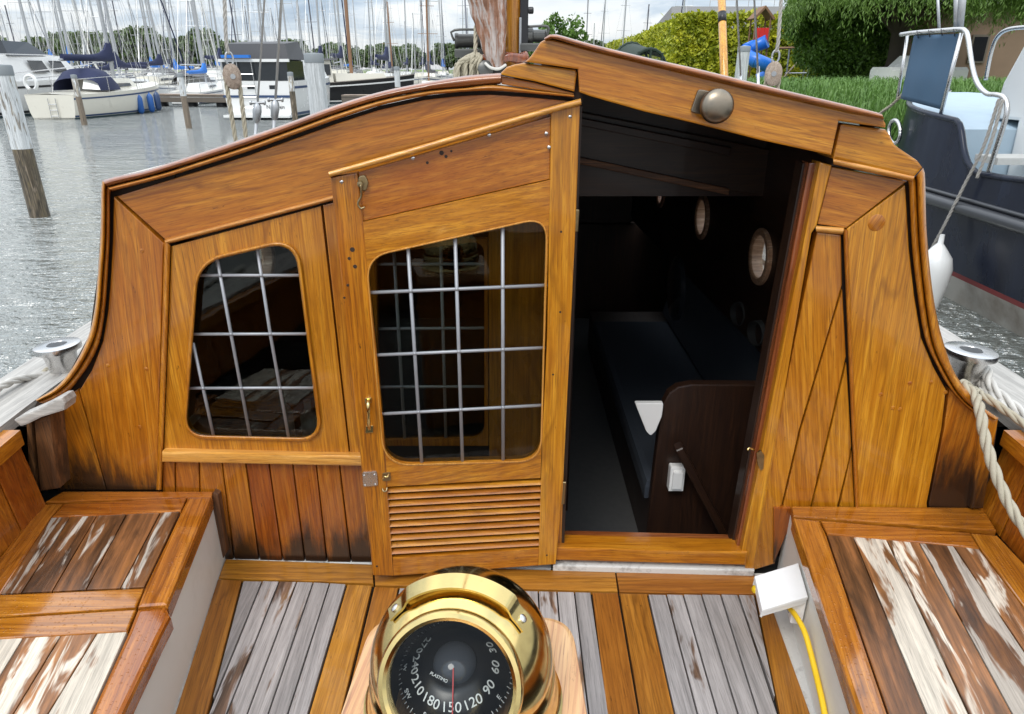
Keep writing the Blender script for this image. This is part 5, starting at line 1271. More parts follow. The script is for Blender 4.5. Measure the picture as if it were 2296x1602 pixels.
# white motor cruiser at the left edge
mcz = thing('motor_cruiser', 'white motor cruiser with dark raked side windows beside the cream yacht', 'motor boat', (-25.2, 33.5, 0)); mcz.rotation_euler = (0, 0, R(-2))
add_hull(mcz, 11.5, 3.9, 1.55, 1.9, 'gel', 'black', .9, 'gel')
loft('deckhouse', trap(.9, 8.2, 3.5, 2.6, 1.4, 2.75, .80, .1, 1.7), 'gel', mcz)
for y0, y1 in ((3.1, 4.7), (4.8, 6.3)):
    for s in (-1, 1): loc_mesh('side_window', [(s * (1.70 - .045 * y0), y0 + .35, 1.95), (s * (1.70 - .045 * y1), y1, 1.95), (s * (1.56 - .045 * y1), y1 - .25, 2.5), (s * (1.58 - .045 * y0), y0 + .1, 2.5)], [(0, 1, 2, 3)], 'winglass', mcz)
loft('bridge_screen', trap(2.0, 5.6, 2.9, 2.2, 2.7, 3.35, .8, .2, 1.2), 'winglass', mcz)
tubes_local('grab_rail', [[(1.75, 1.0, 2.75), (1.72, 4.5, 2.75), (1.45, 8.5, 2.5), (1.0, 10.5, 2.45)], [(1.85, 1.0, 1.9), (1.8, 6, 2.2), (1.2, 10, 2.5)], [(-1.75, 1.0, 2.75), (-1.72, 4.5, 2.75), (-1.2, 9.5, 2.5)]], .025, 'steel', mcz, 6)
lathe('portlight', [(.14, 0), (.16, .01), (.16, .03), (.13, .035)], (0, 0, 0), XA, 'winglass', mcz, 14).location = (1.83, 4.2, 1.1)

# black hulled boat with a cream wheelhouse
bk = thing('black_barge', 'black hulled old sailing barge with cream wheelhouse and brown mast', 'boat', (-16.6, 47.5, 0)); bk.rotation_euler = (0, 0, R(-62))
add_hull(bk, 11, 3.6, 1.15, 1.75, 'blackhull', 'gel', .8, 'jetty', rake=.2)
loft('wheelhouse', trap(2.2, 5.0, 2.3, 2.2, 1.1, 2.65, .92, .1, .15), 'gel_cream', bk)
loft('wheelhouse_roof', trap(2.0, 5.3, 2.5, 2.4, 2.652, 2.75, .96), 'grey_canvas', bk)
for s in (-1, 1):
    for y in (2.5, 3.35, 4.2): loc_mesh('window', [(s * 1.135, y, 1.75), (s * 1.13, y + .6, 1.75), (s * 1.10, y + .6, 2.4), (s * 1.10, y, 2.4)], [(0, 1, 2, 3)], 'winglass', bk)
for x in (-.7, .1): loc_mesh('window', [(x, 2.24, 1.75), (x + .6, 2.24, 1.75), (x + .6, 2.28, 2.4), (x, 2.28, 2.4)], [(0, 1, 2, 3)], 'winglass', bk)
loft('mast', [[(.12 * math.cos(a), 6.5 + .12 * math.sin(a), z) for a in np.linspace(0, 2 * math.pi, 9)[:-1]] for z in (1.2, 8, 13)], 'spar_wood', bk, True)
loft('trunk_cabin', trap(5.2, 9.0, 1.8, 1.2, 1.2, 1.85, .85, 0, .4), 'gel_cream', bk)

# white cruiser seen from its stern, canvas top, dinghy on davits
hc = thing('cabin_cruiser', 'white cabin cruiser seen from its stern with grey canvas top and swim ladder', 'motor boat', (-11.4, 33.2, 0)); hc.rotation_euler = (0, 0, R(-2))
add_hull(hc, 9.6, 3.4, 1.62, 1.8, 'gel', 'stripe_blue', .93, 'gel')
loft('deckhouse', trap(2.4, 7.4, 3.0, 2.4, 1.5, 2.55, .86, .1, .9), 'gel', hc)
loft('canvas_top', [[(-1.45, .35, 2.5), (1.45, .35, 2.5), (1.35, .40, 3.15), (-1.35, .40, 3.15)], [(-1.5, 2.6, 2.5), (1.5, 2.6, 2.5), (1.3, 2.4, 3.3), (-1.3, 2.4, 3.3)]], 'grey_canvas', hc)
box_ = lambda nm, a, b, mt_: loft(nm, [[(a[0], a[1], a[2]), (b[0], a[1], a[2]), (b[0], a[1], b[2]), (a[0], a[1], b[2])], [(a[0], b[1], a[2]), (b[0], b[1], a[2]), (b[0], b[1], b[2]), (a[0], b[1], b[2])]], mt_, hc)
box_('cockpit_opening', (-1.45, .02, 1.63), (1.45, 2.3, 2.45), 'winglass')
box_('taffrail', (-1.58, -.06, 2.40), (1.58, .04, 2.52), 'gel')
box_('swim_platform', (-1.5, -.55, .10), (1.5, -.004, .20), 'gel')
box_('surf_board', (-1.35, -.25, 2.56), (-.1, -.02, 2.68), 'blue')
box_('rub_band', (-1.60, -.03, .92), (1.60, -.006, 1.02), 'stripe_blue')
for x in (-1.15, -.45, .55): box_('transom_window', (x, -.014, 1.28), (x + .36, -.006, 1.44), 'winglass')
for s in (-1, 1):
    for y in (3.0, 4.4): loc_mesh('side_window', [(s * (1.50 - .02), y, 1.85), (s * (1.46 - .03), y + .95, 1.85), (s * (1.36 - .03), y + .9, 2.3), (s * (1.40 - .02), y + .05, 2.3)], [(0, 1, 2, 3)], 'winglass', hc)
tubes_local('swim_ladder', [[(-.75, -.10, 2.4), (-.72, -.12, .25)], [(-.10, -.10, 2.4), (-.02, -.12, .25)]] + [[(-.74, -.11, z), (-.06, -.11, z)] for z in (.5, .95, 1.4, 1.9)], .018, 'steel', hc, 5)
tx = text_mesh('stern_name', 'Naarden', .24, 'grey_canvas', None, (0, 0, 0), XA, UP, .003); tx.parent = hc; tx.location = (.72, -.016, .52)

# mooring piles
def pile(px, py, top_px, dia, label, paint=.35, group=None, cap='pile_cap', Yd=None):
    p = onZ(px, py, 0) if Yd is None else onY(px, py, Yd); top_ = onY(px, top_px, p.y).z; r = thing('mooring_pile', label, 'pile', (p.x, p.y, 0), group)
    z1 = top_ - .14; zm = z1 - (z1) * paint; rad = dia / 2
    lathe('post', [(rad * 1.04, -1.5), (rad * 1.03, 0), (rad, zm)], (p.x, p.y, 0), UP, 'pile_wood', r, 20)
    lathe('painted_top', [(rad * 1.012, zm), (rad * 1.0, z1)], (p.x, p.y, 0), UP, 'pile_white', r, 20)
    lathe('cap', [(rad * 1.04, z1), (rad * 1.05, z1 + .12), (rad * .95, top_), (.0001, top_ + .01)], (p.x, p.y, 0), UP, cap, r, 20)
pile(90, 486, 146, .27, 'tall mooring pile, bare brown below and flaking white above, standing alone in open water', .50)
pile(733, 420, 120, .30, 'thick white painted mooring pile with grey cap close to the cabin roof', .9, Yd=12.2)
pile(190, 281, 168, .22, 'small mooring pile at the stern of the cream yacht', .38)
pile(424, 288, 165, .22, 'small mooring pile in front of the black barge', .36)
pile(664, 284, 162, .22, 'small mooring pile at the quarter of the white cabin cruiser', .3)
pile(898, 300, 150, .22, 'small mooring pile in front of the marina yachts between the white pile and the mast', .3, Yd=30)
pile(1646, 300, 104, .32, 'white pile with grey cap standing behind the varnished pole', .9, Yd=20)

# ---- far shore and land to starboard
def leafmat(name, c0, c1, c2, tr=.25):
    m, t = newmat(name); P = pos(t); n = noise(t, P, 1.3, 3); n2 = noise(t, P, 9, 2)
    col = ramp(t, mth(t, 'MULTIPLY_ADD', n2, .45, mth(t, 'MULTIPLY', n, .55)), [(.32, c0), (.5, c1), (.66, c2)])
    d = principled(t, col, .55); tl = nd(t, 'ShaderNodeBsdfTranslucent', {'Color': col}).outputs[0]
    finish(t, nd(t, 'ShaderNodeMixShader', {0: tr, 1: d, 2: tl}).outputs[0]); return m
M['leaf_far'] = leafmat('far_foliage', (.05, .080, .022), (.085, .13, .040), (.14, .19, .065))
M['leaf_willow'] = leafmat('willow_foliage', (.075, .135, .022), (.135, .23, .045), (.22, .34, .08))
M['leaf_bush'] = leafmat('bush_foliage', (.045, .095, .012), (.085, .17, .022), (.16, .28, .04))
M['leaf_hedge'] = leafmat('hedge_foliage', (.07, .12, .008), (.34, .37, .018), (.66, .62, .04))
M['leaf_reed'] = leafmat('reed_blades', (.06, .13, .022), (.11, .22, .04), (.19, .32, .08))
M['grass'] = plain('short_grass', (.12, .17, .035), .9, 0, .35, 3)
M['bark'] = plain('dark_bark', (.045, .034, .026), .9, 0, .3, 10, bmp=.5)
M['earth'] = plain('bank_earth', (.07, .06, .045), .95, 0, .3, 3)
def leaf_mesh(name, P, size, aspect=1.6, hang=0., rs=None):
    """one quad leaf per row of P (n,3); hang>0 turns the long axis downwards"""
    rs = rs or np.random.default_rng(3); n = len(P)
    a = rs.normal(size=(n, 3)); a[:, 2] = a[:, 2] * (1 - hang) - hang * 2.5; a /= np.linalg.norm(a, axis=1)[:, None]
    b = np.cross(a, rs.normal(size=(n, 3))); b /= np.linalg.norm(b, axis=1)[:, None] + 1e-9
    s = (size * rs.uniform(.6, 1.35, n))[:, None]
    Q = np.stack([P - a * s * aspect * .5, P + b * s * .5, P + a * s * aspect * .5, P - b * s * .5], 1).reshape(-1, 3).astype(np.float32)
    me = bpy.data.meshes.new(name); me.vertices.add(n * 4); me.vertices.foreach_set('co', Q.ravel())
    me.loops.add(n * 4); me.loops.foreach_set('vertex_index', np.arange(n * 4, dtype=np.int32))
    me.polygons.add(n); me.polygons.foreach_set('loop_start', np.arange(0, n * 4, 4, dtype=np.int32)); me.polygons.foreach_set('loop_total', np.full(n, 4, np.int32))
    me.update(calc_edges=True); return me
def crown_points(rs, n, rx, ry, rz, clumps=40, cs=.30, bottom=-.5):
    c = rs.normal(size=(clumps, 3)); c /= np.linalg.norm(c, axis=1)[:, None]; c *= (rs.uniform(.35, 1.0, clumps) ** .6)[:, None]; c[:, 2] = np.maximum(c[:, 2], bottom)
    k = rs.integers(0, clumps, n); d = rs.normal(size=(n, 3)); d /= np.linalg.norm(d, axis=1)[:, None]; d *= (rs.uniform(.5, 1, n))[:, None] * cs * rs.uniform(.7, 1.3, clumps)[k][:, None]
    return (c[k] + d) * np.array([rx, ry, rz])
def trunk(parent, h, r, limbs, seed, spread=2.0):
    q = random.Random(seed); V, Fc = tube_data([Vector((0, 0, 0)), Vector((.1, 0, h * .5)), Vector((.0, .1, h))], lambda f: r * (1.15 - .4 * f), 9)
    for i in range(limbs):
        a = 2 * math.pi * i / limbs + q.uniform(-.4, .4); z = h * q.uniform(.75, 1)
        v, f = tube_data([Vector((0, 0, z)), Vector((math.cos(a) * spread * .5, math.sin(a) * spread * .5, z + spread * .55)), Vector((math.cos(a) * spread, math.sin(a) * spread, z + spread * 1.2))], lambda f: r * .5 * (1 - .8 * f), 6, len(V)); V += v; Fc += f
    return loc_mesh('trunk', V, Fc, 'bark', parent, True)
LZ = 1.25
V = [(x, y, z) for x, y, z in [(2.2, 16, -.6), (2.4, 18.5, .5), (2.6, 24, LZ - .2), (4, 40, LZ), (8, 60, LZ), (9, 110, LZ), (14, 200, LZ), (-40, 420, 1.0), (900, 16, -.6), (900, 18.5, .5), (900, 24, LZ - .2), (900, 40, LZ), (900, 60, LZ), (900, 110, LZ), (900, 200, LZ), (900, 420, 1.0)]]
land = mk('grass_bank', V, [(i, i + 8, i + 9, i + 1) for i in range(7)], 'grass'); tag(land, kind='structure')
far = mk('far_shore', [(-900, 172, -.4), (30, 172, -.4), (-900, 178, .7), (30, 178, .7), (-900, 2500, .8), (900, 2500, .8), (900, 421, .8)], [(0, 1, 3, 2), (2, 3, 6, 5, 4)], 'grass'); tag(far, kind='structure')
def far_tree(seed, lab):
    rs = np.random.default_rng(seed); r = thing('broadleaf_tree', lab, 'tree', group='trees on the far shore')
    trunk(r, 2.6, .28, 5, seed, 1.8); me = leaf_mesh('crown', crown_points(rs, 4200, 4.4, 4.2, 3.3, 38, .36) + np.array([0, 0, 4.8]), .62, 1.3, 0, rs); put('crown', me, 'leaf_far', r); return r
fts = [far_tree(s, 'dark green broadleaf tree in the row behind the marina masts') for s in (1, 2, 3)]
rt = random.Random(5); k = 0
x = -178
while x < 30:
    o = fts[k] if k < 3 else copy_tree(fts[rt.randrange(3)]); k += 1
    if k % 1 == 0: o['label'] = ('dark green broadleaf tree in the tall wood behind the cream yacht' if x < -75 else 'lower green broadleaf tree in the row behind the marina masts')
    hs_ = rt.uniform(.85, 1.2) * (1.12 if x < -75 else .85); o.location = (x, rt.uniform(180, 205), .65); o.rotation_euler = (0, 0, rt.uniform(0, 6.28)); o.scale = (rt.uniform(.95, 1.3), 1.1, hs_)
    x += rt.uniform(3.2, 6.0) * (1.5 if -60 < x < -20 else 1)
# bushy tree right behind the mast
def tree(name, label, loc, rx, ry, rz, zc, n, size, mat, seed, clumps=50, hang=0., asp=1.6, th=2.5, tr=.3, limbs=6, cs=.3):
    rs = np.random.default_rng(seed); r = thing(name, label, 'tree', loc); trunk(r, th, tr, limbs, seed, rx * .45)
    put('crown', leaf_mesh('crown', crown_points(rs, n, rx, ry, rz, clumps, cs) + np.array([0, 0, zc]), size, asp, hang, rs), mat, r); return r
p = onY(1250, 150, 95); tree('bushy_tree', 'bright green bushy tree showing between the mast winch and the hatch', (p.x, 95, LZ - .1), 3.2, 3, 3.6, 3.6, 5000, .30, 'leaf_bush', 21)

# hedge
def hedge(pts, h, thick, n, label):
    rs = np.random.default_rng(31); P = [np.array(p, float) for p in pts]; seg = np.array([np.linalg.norm(P[i + 1] - P[i]) for i in range(len(P) - 1)]); pr_ = np.cumsum(seg * np.array([2.2, 1.3, 1.0][:len(seg)])); pr_ /= pr_[-1]
    k = np.searchsorted(pr_, rs.uniform(size=n)); u = rs.uniform(size=n)[:, None]; A = np.array([P[i] for i in k]); Bq = np.array([P[i + 1] for i in k]); c = A + (Bq - A) * u
    d = (Bq - A) / np.linalg.norm(Bq - A, axis=1)[:, None]; nn_ = np.stack([d[:, 1], -d[:, 0]], 1)
    lump = .35 * np.sin(c[:, 0] * 1.7 + c[:, 1] * 1.3) + .25 * np.sin(c[:, 0] * 3.9 + 1) + .2 * np.sin(c[:, 1] * 2.7)
    v = rs.uniform(size=n); zt = h + .5 * lump; top_ = v > .72
    z = np.where(top_, zt + rs.normal(size=n) * .13, zt * (v / .72)); off = np.where(top_, rs.uniform(-1, 1, n) * thick, -(thick + .25 * lump) * np.sign(rs.uniform(-.25, 1, n)) * rs.uniform(.75, 1.05, n))
    Q = np.stack([c[:, 0] - nn_[:, 0] * off * -1, c[:, 1] - nn_[:, 1] * off * -1, z + LZ], 1)
    m_ = 5000; cq = np.stack([13.1 + rs.normal(size=m_) * .75, 55.7 + np.abs(rs.normal(size=m_)) * .6 - .9, rs.uniform(0, h + .25, m_) + LZ], 1); Q = np.concatenate([Q, cq])
    r = thing('hedge', label, 'hedge', (*P[0], LZ)); Q -= np.array([*P[0], LZ]); put('foliage', leaf_mesh('foliage', Q, .20, 1.7, 0, rs), 'leaf_hedge', r)
    core = []
    bm = bmesh.new()
    for a, b in zip(P[:-1], P[1:]):
        d_ = (b - a) / np.linalg.norm(b - a); a, b = a + d_ * .9, b - d_ * .9; n__ = np.array([d_[1], -d_[0]]) * thick * .5; pts_ = [a + n__, b + n__, b - n__, a - n__]
        prism_bm(bm, [Vector((*(q_ - P[0]), h * .74)) for q_ in pts_], [Vector((*(q_ - P[0]), -.1)) for q_ in pts_], 0)
    me = bpy.data.meshes.new('twigs'); bm.to_mesh(me); bm.free(); put('twigs', me, 'bark', r)
hedge([(24, 56), (13.6, 56), (15.0, 78), (16.5, 125)], 4.3, 1.0, 52000, 'long yellow green clipped hedge behind the playground')
hb_ = thing('long_shed', 'long low building with grey pitched roof behind the hedge', 'building', (30, 84, LZ))
loft('wall', [[(-13, -4, 0), (14, -4, 0), (14, -4, 4.6), (-13, -4, 4.6)], [(-13, 8, 0), (14, 8, 0), (14, 8, 4.6), (-13, 8, 4.6)]], 'pile_cap', hb_)
M['slate'] = plain('grey_roof', (.16, .155, .15), .8, 0, .15, 4)
loft('roof', [[(-13.6, -4.6, 4.6), (-12.2, 2, 7.3), (-13.6, 8.6, 4.6)], [(14.6, -4.6, 4.6), (14.6, 2, 7.3), (14.6, 8.6, 4.6)]], 'slate', hb_)
tubes_local('roof_railing', [[(-8, 2, 7.9), (2, 2, 8.0)]] + [[(x, 2, 7.25), (x, 2, 7.95)] for x in np.linspace(-8, 2, 8)], .04, 'steel', hb_, 5)

# willow trees
def willow(label, loc, R0, hgt, n, seed, trunk_r=.42, th=3.0):
    rs = np.random.default_rng(seed); r = thing('willow_tree', label, 'tree', loc); trunk(r, th, trunk_r, 7, seed, R0 * .5)
    ns = n // 22; a = rs.uniform(0, 2 * math.pi, ns); q = np.sqrt(rs.uniform(.05, 1, ns)); top_ = hgt * (1 - .50 * q ** 2.6) + rs.normal(size=ns) * .35; ln_ = rs.uniform(.5, 1.9, ns) * (.5 + .6 * q)
    pts = []
    sw = rs.normal(size=(ns, 2)) * .22
    for j in range(22):
        f = j / 21; pts.append(np.stack([np.cos(a) * q * R0 * (1 + .06 * f) + sw[:, 0] * f + rs.normal(size=ns) * .10, np.sin(a) * q * R0 * (1 + .06 * f) + sw[:, 1] * f + rs.normal(size=ns) * .10, top_ - ln_ * f + rs.normal(size=ns) * .07], 1))
    put('crown', leaf_mesh('crown', np.concatenate(pts), .048, 4.6, .78, rs), 'leaf_willow', r)
    inner = rs.normal(size=(5000, 3)); inner /= np.linalg.norm(inner, axis=1)[:, None]; inner *= rs.uniform(.3, .85, 5000)[:, None]
    put('inner_foliage', leaf_mesh('inner_foliage', inner * np.array([R0 * .85, R0 * .85, hgt * .26]) + np.array([0, 0, hgt * .70]), .22, 1.8, .3, rs), 'leaf_bush', r); return r
p = onY(2000, 160, 39.5); willow('large willow tree with dark trunk and hanging foliage on the grass bank', (p.x + .2, 40, LZ - .05), 5.4, 9.4, 230000, 41)
p = onY(1885, 160, 44); tree('leafy_bush', 'dense dark green bushy tree between the playground and the willow trunk', (p.x, 44, LZ - .1), 3.1, 2.6, 3.3, 2.9, 60000, .095, 'leaf_bush', 43, 60, .35, 2.4, 1.2, .2, 6, .34)
p = onY(2330, 120, 33); willow('second willow tree overhanging the brick building', (p.x + 1.2, 33, LZ), 4.2, 8.8, 70000, 47, .5, 4.5)

# brick building with a window
M['brickwall'] = plain('brown_brick', (.22, .15, .105), .85, 0, .2, 12)
bb = thing('brick_building', 'low brown brick building with a framed window behind the willow', 'building', (26, 46, LZ))
loft('wall', [[(-3.6, -2, 0), (8, -2, 0), (8, -2, 4.2), (-3.6, -2, 4.2)], [(-3.6, 5, 0), (8, 5, 0), (8, 5, 4.2), (-3.6, 5, 4.2)]], 'brickwall', bb)
loft('roof', [[(-4.2, -2.8, 4.2), (8.6, -2.8, 4.2), (7, 1.5, 6.2), (-2.6, 1.5, 6.2)], [(-4.2, 5.8, 4.2), (8.6, 5.8, 4.2), (7, 1.6, 6.2), (-2.6, 1.6, 6.2)]], 'slate', bb)
w0, w1 = onY(2168, 142, 43.9), onY(2222, 78, 43.9)
wn_ = box('window', (w0.x, 43.90, w0.z), (w1.x, 43.97, w1.z), 'jetty', bb, .01)
box('pane', (w0.x + .12, 43.88, w0.z + .12), (w1.x - .12, 43.899, w1.z - .12), M['glass_dark'], wn_, 0)
box('pane_backing', (w0.x + .13, 43.92, w0.z + .13), (w1.x - .13, 43.96, w1.z - .13), 'pile_cap', wn_, 0) if 0 else None
# parked white car
car = thing('parked_car', 'white car parked half hidden behind the willow trunk', 'car', (onY(2062, 150, 38).x, 38, LZ)); car.rotation_euler = (0, 0, R(8))
loft('body', [[(x, y, z) for y, z in ((-.85, .25), (-.85, .8), (-.7, .95), (.7, .95), (.85, .8), (.85, .25))] for x in (-2.1, -1.9, 1.9, 2.1)], 'gel', car)
loft('cabin', [[(-1.3, -.7, .94), (-1.3, .7, .94), (-.8, .58, 1.48), (-.8, -.58, 1.48)], [(1.4, -.7, .94), (1.4, .7, .94), (.6, .58, 1.48), (.6, -.58, 1.48)]], 'gel', car)
for s in (-1, 1): loc_mesh('window', [(-1.0, s * .715, 1.0), (1.05, s * .715, 1.0), (.52, s * .61, 1.42), (-.7, s * .61, 1.42)], [(0, 1, 2, 3)], 'winglass', car)
for x in (-1.3, 1.3):
    for s in (-1, 1):
        wh = lathe('wheel', [(.2, -.1), (.31, -.1), (.33, -.06), (.33, .06), (.31, .1), (.2, .1)], (0, 0, 0), YA, 'black', car, 20); wh.location = (x, s * .78, .33)

# playground tower with a spiral slide
M['red'] = plain('red_panel', (.62, .03, .025), .45, 0, .08, 3); M['slide_blue'] = plain('blue_slide', (.02, .16, .62), .3, 0, .08, 2); M['play_wood'] = plain('brown_play_wood', (.20, .11, .06), .8, 0, .2, 6)
pp = onY(1697, 160, 50); pg = thing('play_tower', 'playground tower with red panels and blue spiral tube slide before the hedge', 'play tower', (pp.x, 50.5, LZ))
for x in (-.48, .48):
    for y in (-.5, .5): tubes_local('post', [[(x, y, 0), (x, y, 4.0)]], .06, 'play_wood', pg, 8)
loft('roof', [[(-.72, -.7, 3.9), (0, -.7, 4.65), (.72, -.7, 3.9), (.60, -.7, 3.82), (0, -.7, 4.48), (-.60, -.7, 3.82)], [(-.72, .7, 3.9), (0, .7, 4.65), (.72, .7, 3.9), (.60, .7, 3.82), (0, .7, 4.48), (-.60, .7, 3.82)]], 'play_wood', pg)
for i in range(3): loft('red_panel', [[(-.42 + .29 * i, -.54, 2.5), (-.15 + .29 * i, -.54, 2.5), (-.15 + .29 * i, -.54, 3.35), (-.42 + .29 * i, -.54, 3.35)], [(-.42 + .29 * i, -.50, 2.5), (-.15 + .29 * i, -.50, 2.5), (-.15 + .29 * i, -.50, 3.35), (-.42 + .29 * i, -.50, 3.35)]], 'red', pg)
loft('platform', trap(-.5, .5, 1, 1, 2.3, 2.42, 1), 'play_wood', pg)
sp_ = [Vector((.55 + .95 * math.cos(a) - .75, -1.35 + .95 * math.sin(a), 2.55 - (a - .9) * .36)) for a in np.linspace(.9, .9 + 2 * math.pi * 1.05, 40)]
V, Fc = tube_data(sp_, .42, 14); loc_mesh('tube_slide', V, Fc, 'slide_blue', pg, True)
for f in (.25, .5, .75):
    i = int(f * 39); V, Fc = tube_data([sp_[i - 1].lerp(sp_[i], .6), sp_[i], sp_[i].lerp(sp_[i + 1], .4)], .46, 14); loc_mesh('slide_flange', V, Fc, 'slide_blue', pg, True)
loft('lower_panel', [[(-1.5, -.9, .2), (-.9, -.9, .2), (-.9, -.9, 1.3), (-1.5, -.9, 1.3)], [(-1.5, -.86, .2), (-.9, -.86, .2), (-.9, -.86, 1.3), (-1.5, -.86, 1.3)]], 'red', pg)
sw_ = onY(1770, 160, 49); sg_ = thing('swing_frame', 'grey and brown timber swing frame next to the blue slide', 'swing', (sw_.x, 49, LZ))
tubes_local('beam', [[(-1.1, 0, 2.1), (1.3, 0, 2.15)]], .08, 'play_wood', sg_, 8)
for x in (-.2, .9, 1.2): tubes_local('leg', [[(x, 0, 2.1), (x + .1, .1, 0)]], .055, 'galv', sg_, 8)
tubes_local('brace', [[(-.3, -.1, .6), (1.1, -.1, .62)]], .05, 'galv', sg_, 8); tubes_local('strut', [[(1.1, -.05, 2.1), (-.4, -.2, .35)]], .05, 'block_wood', sg_, 8)

# covered motor boat behind the hatch
mb = onY(1466, 150, 22); mo = thing('covered_boat', 'small white motor boat with dark green canvas top and clear windows', 'motor boat', (mb.x, 22, 0)); mo.scale = (.82, 1, 1.13); mo.rotation_euler = (0, 0, R(18))
add_hull(mo, 5.2, 2.0, 1.0, 1.25, 'gel', 'stripe_blue', .85, 'gel')
M['green_canvas'] = plain('dark_green_canvas', (.02, .035, .025), .8, 0, .15, 6)
arch = lambda y, w, h, z0: [Vector((w * math.cos(a), y, z0 + h * max(0, math.sin(a)) ** .55)) for a in np.linspace(0, math.pi, 13)]
A0, A1, A2 = arch(.3, .84, 1.35, 1.0), arch(1.5, .88, 1.52, 1.0), arch(2.6, .84, 1.30, 1.02)
V = A0 + A1 + A2; Fc = [(i * 13 + j, i * 13 + j + 1, i * 13 + j + 14, i * 13 + j + 13) for i in range(2) for j in range(3, 9)]
loc_mesh('canvas_top', V, Fc, 'green_canvas', mo, True)
for nm, q_ in (('rear_window', A0), ):
    c_ = [p_ * 1 for p_ in q_]; loc_mesh('rear_window', c_, [tuple(range(13))], 'glass_clear', mo)
loc_mesh('side_window', V, [(i * 13 + j, i * 13 + j + 1, i * 13 + j + 14, i * 13 + j + 13) for i in range(2) for j in (0, 1, 2, 9, 10, 11)], 'glass_clear', mo, True)
tubes_local('canvas_frame', [A0, A1, A2, [(.02, .29, 1.0), (.02, .29, 2.36)], [(-.45, .29, 1.0), (-.45, .29, 2.28)], [(.5, .29, 1.0), (.5, .29, 2.26)]], .045, 'green_canvas', mo, 6)

# reeds on the bank
rs = np.random.default_rng(61); n = 26000
yy = 16.5 + 10 * rs.uniform(size=n) ** 1.3; xx = yy * rs.uniform(.12, .78, n) + rs.normal(size=n) * .2; zb = np.interp(yy, [16, 18.5, 24, 40], [-.3, .5, LZ - .2, LZ])
hh = rs.uniform(1.0, 1.75, n) * np.interp(yy, [16.5, 19, 26.5], [1.05, .85, .45]); ln_x, ln_y = rs.normal(size=n) * .28, rs.normal(size=n) * .2; wd = rs.uniform(.012, .026, n); ang = rs.uniform(0, math.pi, n)
dx, dy = np.cos(ang) * wd, np.sin(ang) * wd; rows_ = []
for f, k in ((0, 1.), (.5, .85), (.85, .5)):
    cx, cy, cz = xx + ln_x * f ** 2, yy + ln_y * f ** 2, zb + hh * f; rows_ += [np.stack([cx - dx * k, cy - dy * k, cz], 1), np.stack([cx + dx * k, cy + dy * k, cz], 1)]
rows_.append(np.stack([xx + ln_x * 1.35, yy + ln_y * 1.35, zb + hh * (1 - .12)], 1))
Q = np.stack(rows_, 1).reshape(-1, 3).astype(np.float32); base_i = np.arange(n)[:, None] * 7
quads = np.concatenate([base_i + np.array([[0, 1, 3, 2]]), base_i + np.array([[2, 3, 5, 4]])], 1).reshape(-1, 4); tri_ = base_i + np.array([[4, 5, 6]])
me = bpy.data.meshes.new('reeds'); me.vertices.add(len(Q)); me.vertices.foreach_set('co', Q.ravel()); idx = np.concatenate([quads.ravel(), tri_.ravel()]).astype(np.int32)
me.loops.add(len(idx)); me.loops.foreach_set('vertex_index', idx); ls = np.concatenate([np.arange(0, len(quads) * 4, 4), len(quads) * 4 + np.arange(0, len(tri_) * 3, 3)]).astype(np.int32); lt = np.concatenate([np.full(len(quads), 4), np.full(len(tri_), 3)]).astype(np.int32)
me.polygons.add(len(ls)); me.polygons.foreach_set('loop_start', ls); me.polygons.foreach_set('loop_total', lt); me.update(calc_edges=True)
tag(put('reeds', me, 'leaf_reed'), 'green reeds and tall grass along the bank', 'reeds', kind='stuff')

# ---- dark blue steel boat alongside to starboard
m, t = newmat('navy_hull_paint'); P = pos(t); n1 = noise(t, vmul(t, P, (3, 3, .8)), 1, 4, .6); n2 = noise(t, P, 40, 3)
col = ramp(t, n1, [(.35, (.006, .009, .020)), (.55, (.010, .015, .032)), (.74, (.022, .030, .048))])
finish(t, principled(t, col, mth(t, 'MULTIPLY_ADD', n1, .25, .16), coat=0., spec=.3, normal=bump(t, n2, .03, .004))); M['navy_hull'] = m
M['pale_blue'] = plain('pale_blue_deck', (.36, .46, .54), .5, 0, .08, 3, dirt=(.30, .34, .36)); M['bw_grey'] = plain('grey_boot_top', (.40, .38, .34), .6, 0, .3, 4, dirt=(.16, .13, .10), dirt_amt=.8)
M['boot_red'] = plain('red_boot_stripe', (.20, .03, .03), .5, 0, .3, 5); M['rub_black'] = plain('rubbing_strake', (.03, .032, .038), .35, 0, .15, 10, coat=.3); M['slate_canvas'] = plain('slate_blue_canvas', (.055, .11, .18), .85, 0, .15, 8, bmp=.2); M['tread'] = plain('grey_step_tread', (.46, .46, .44), .8, 0, .2, 30)
sb_ = thing('steel_motor_boat', 'dark blue steel motor boat with pale blue deck and white deckhouse alongside', 'motor boat', (4.15, 6.5, 0))
XH = 4.13
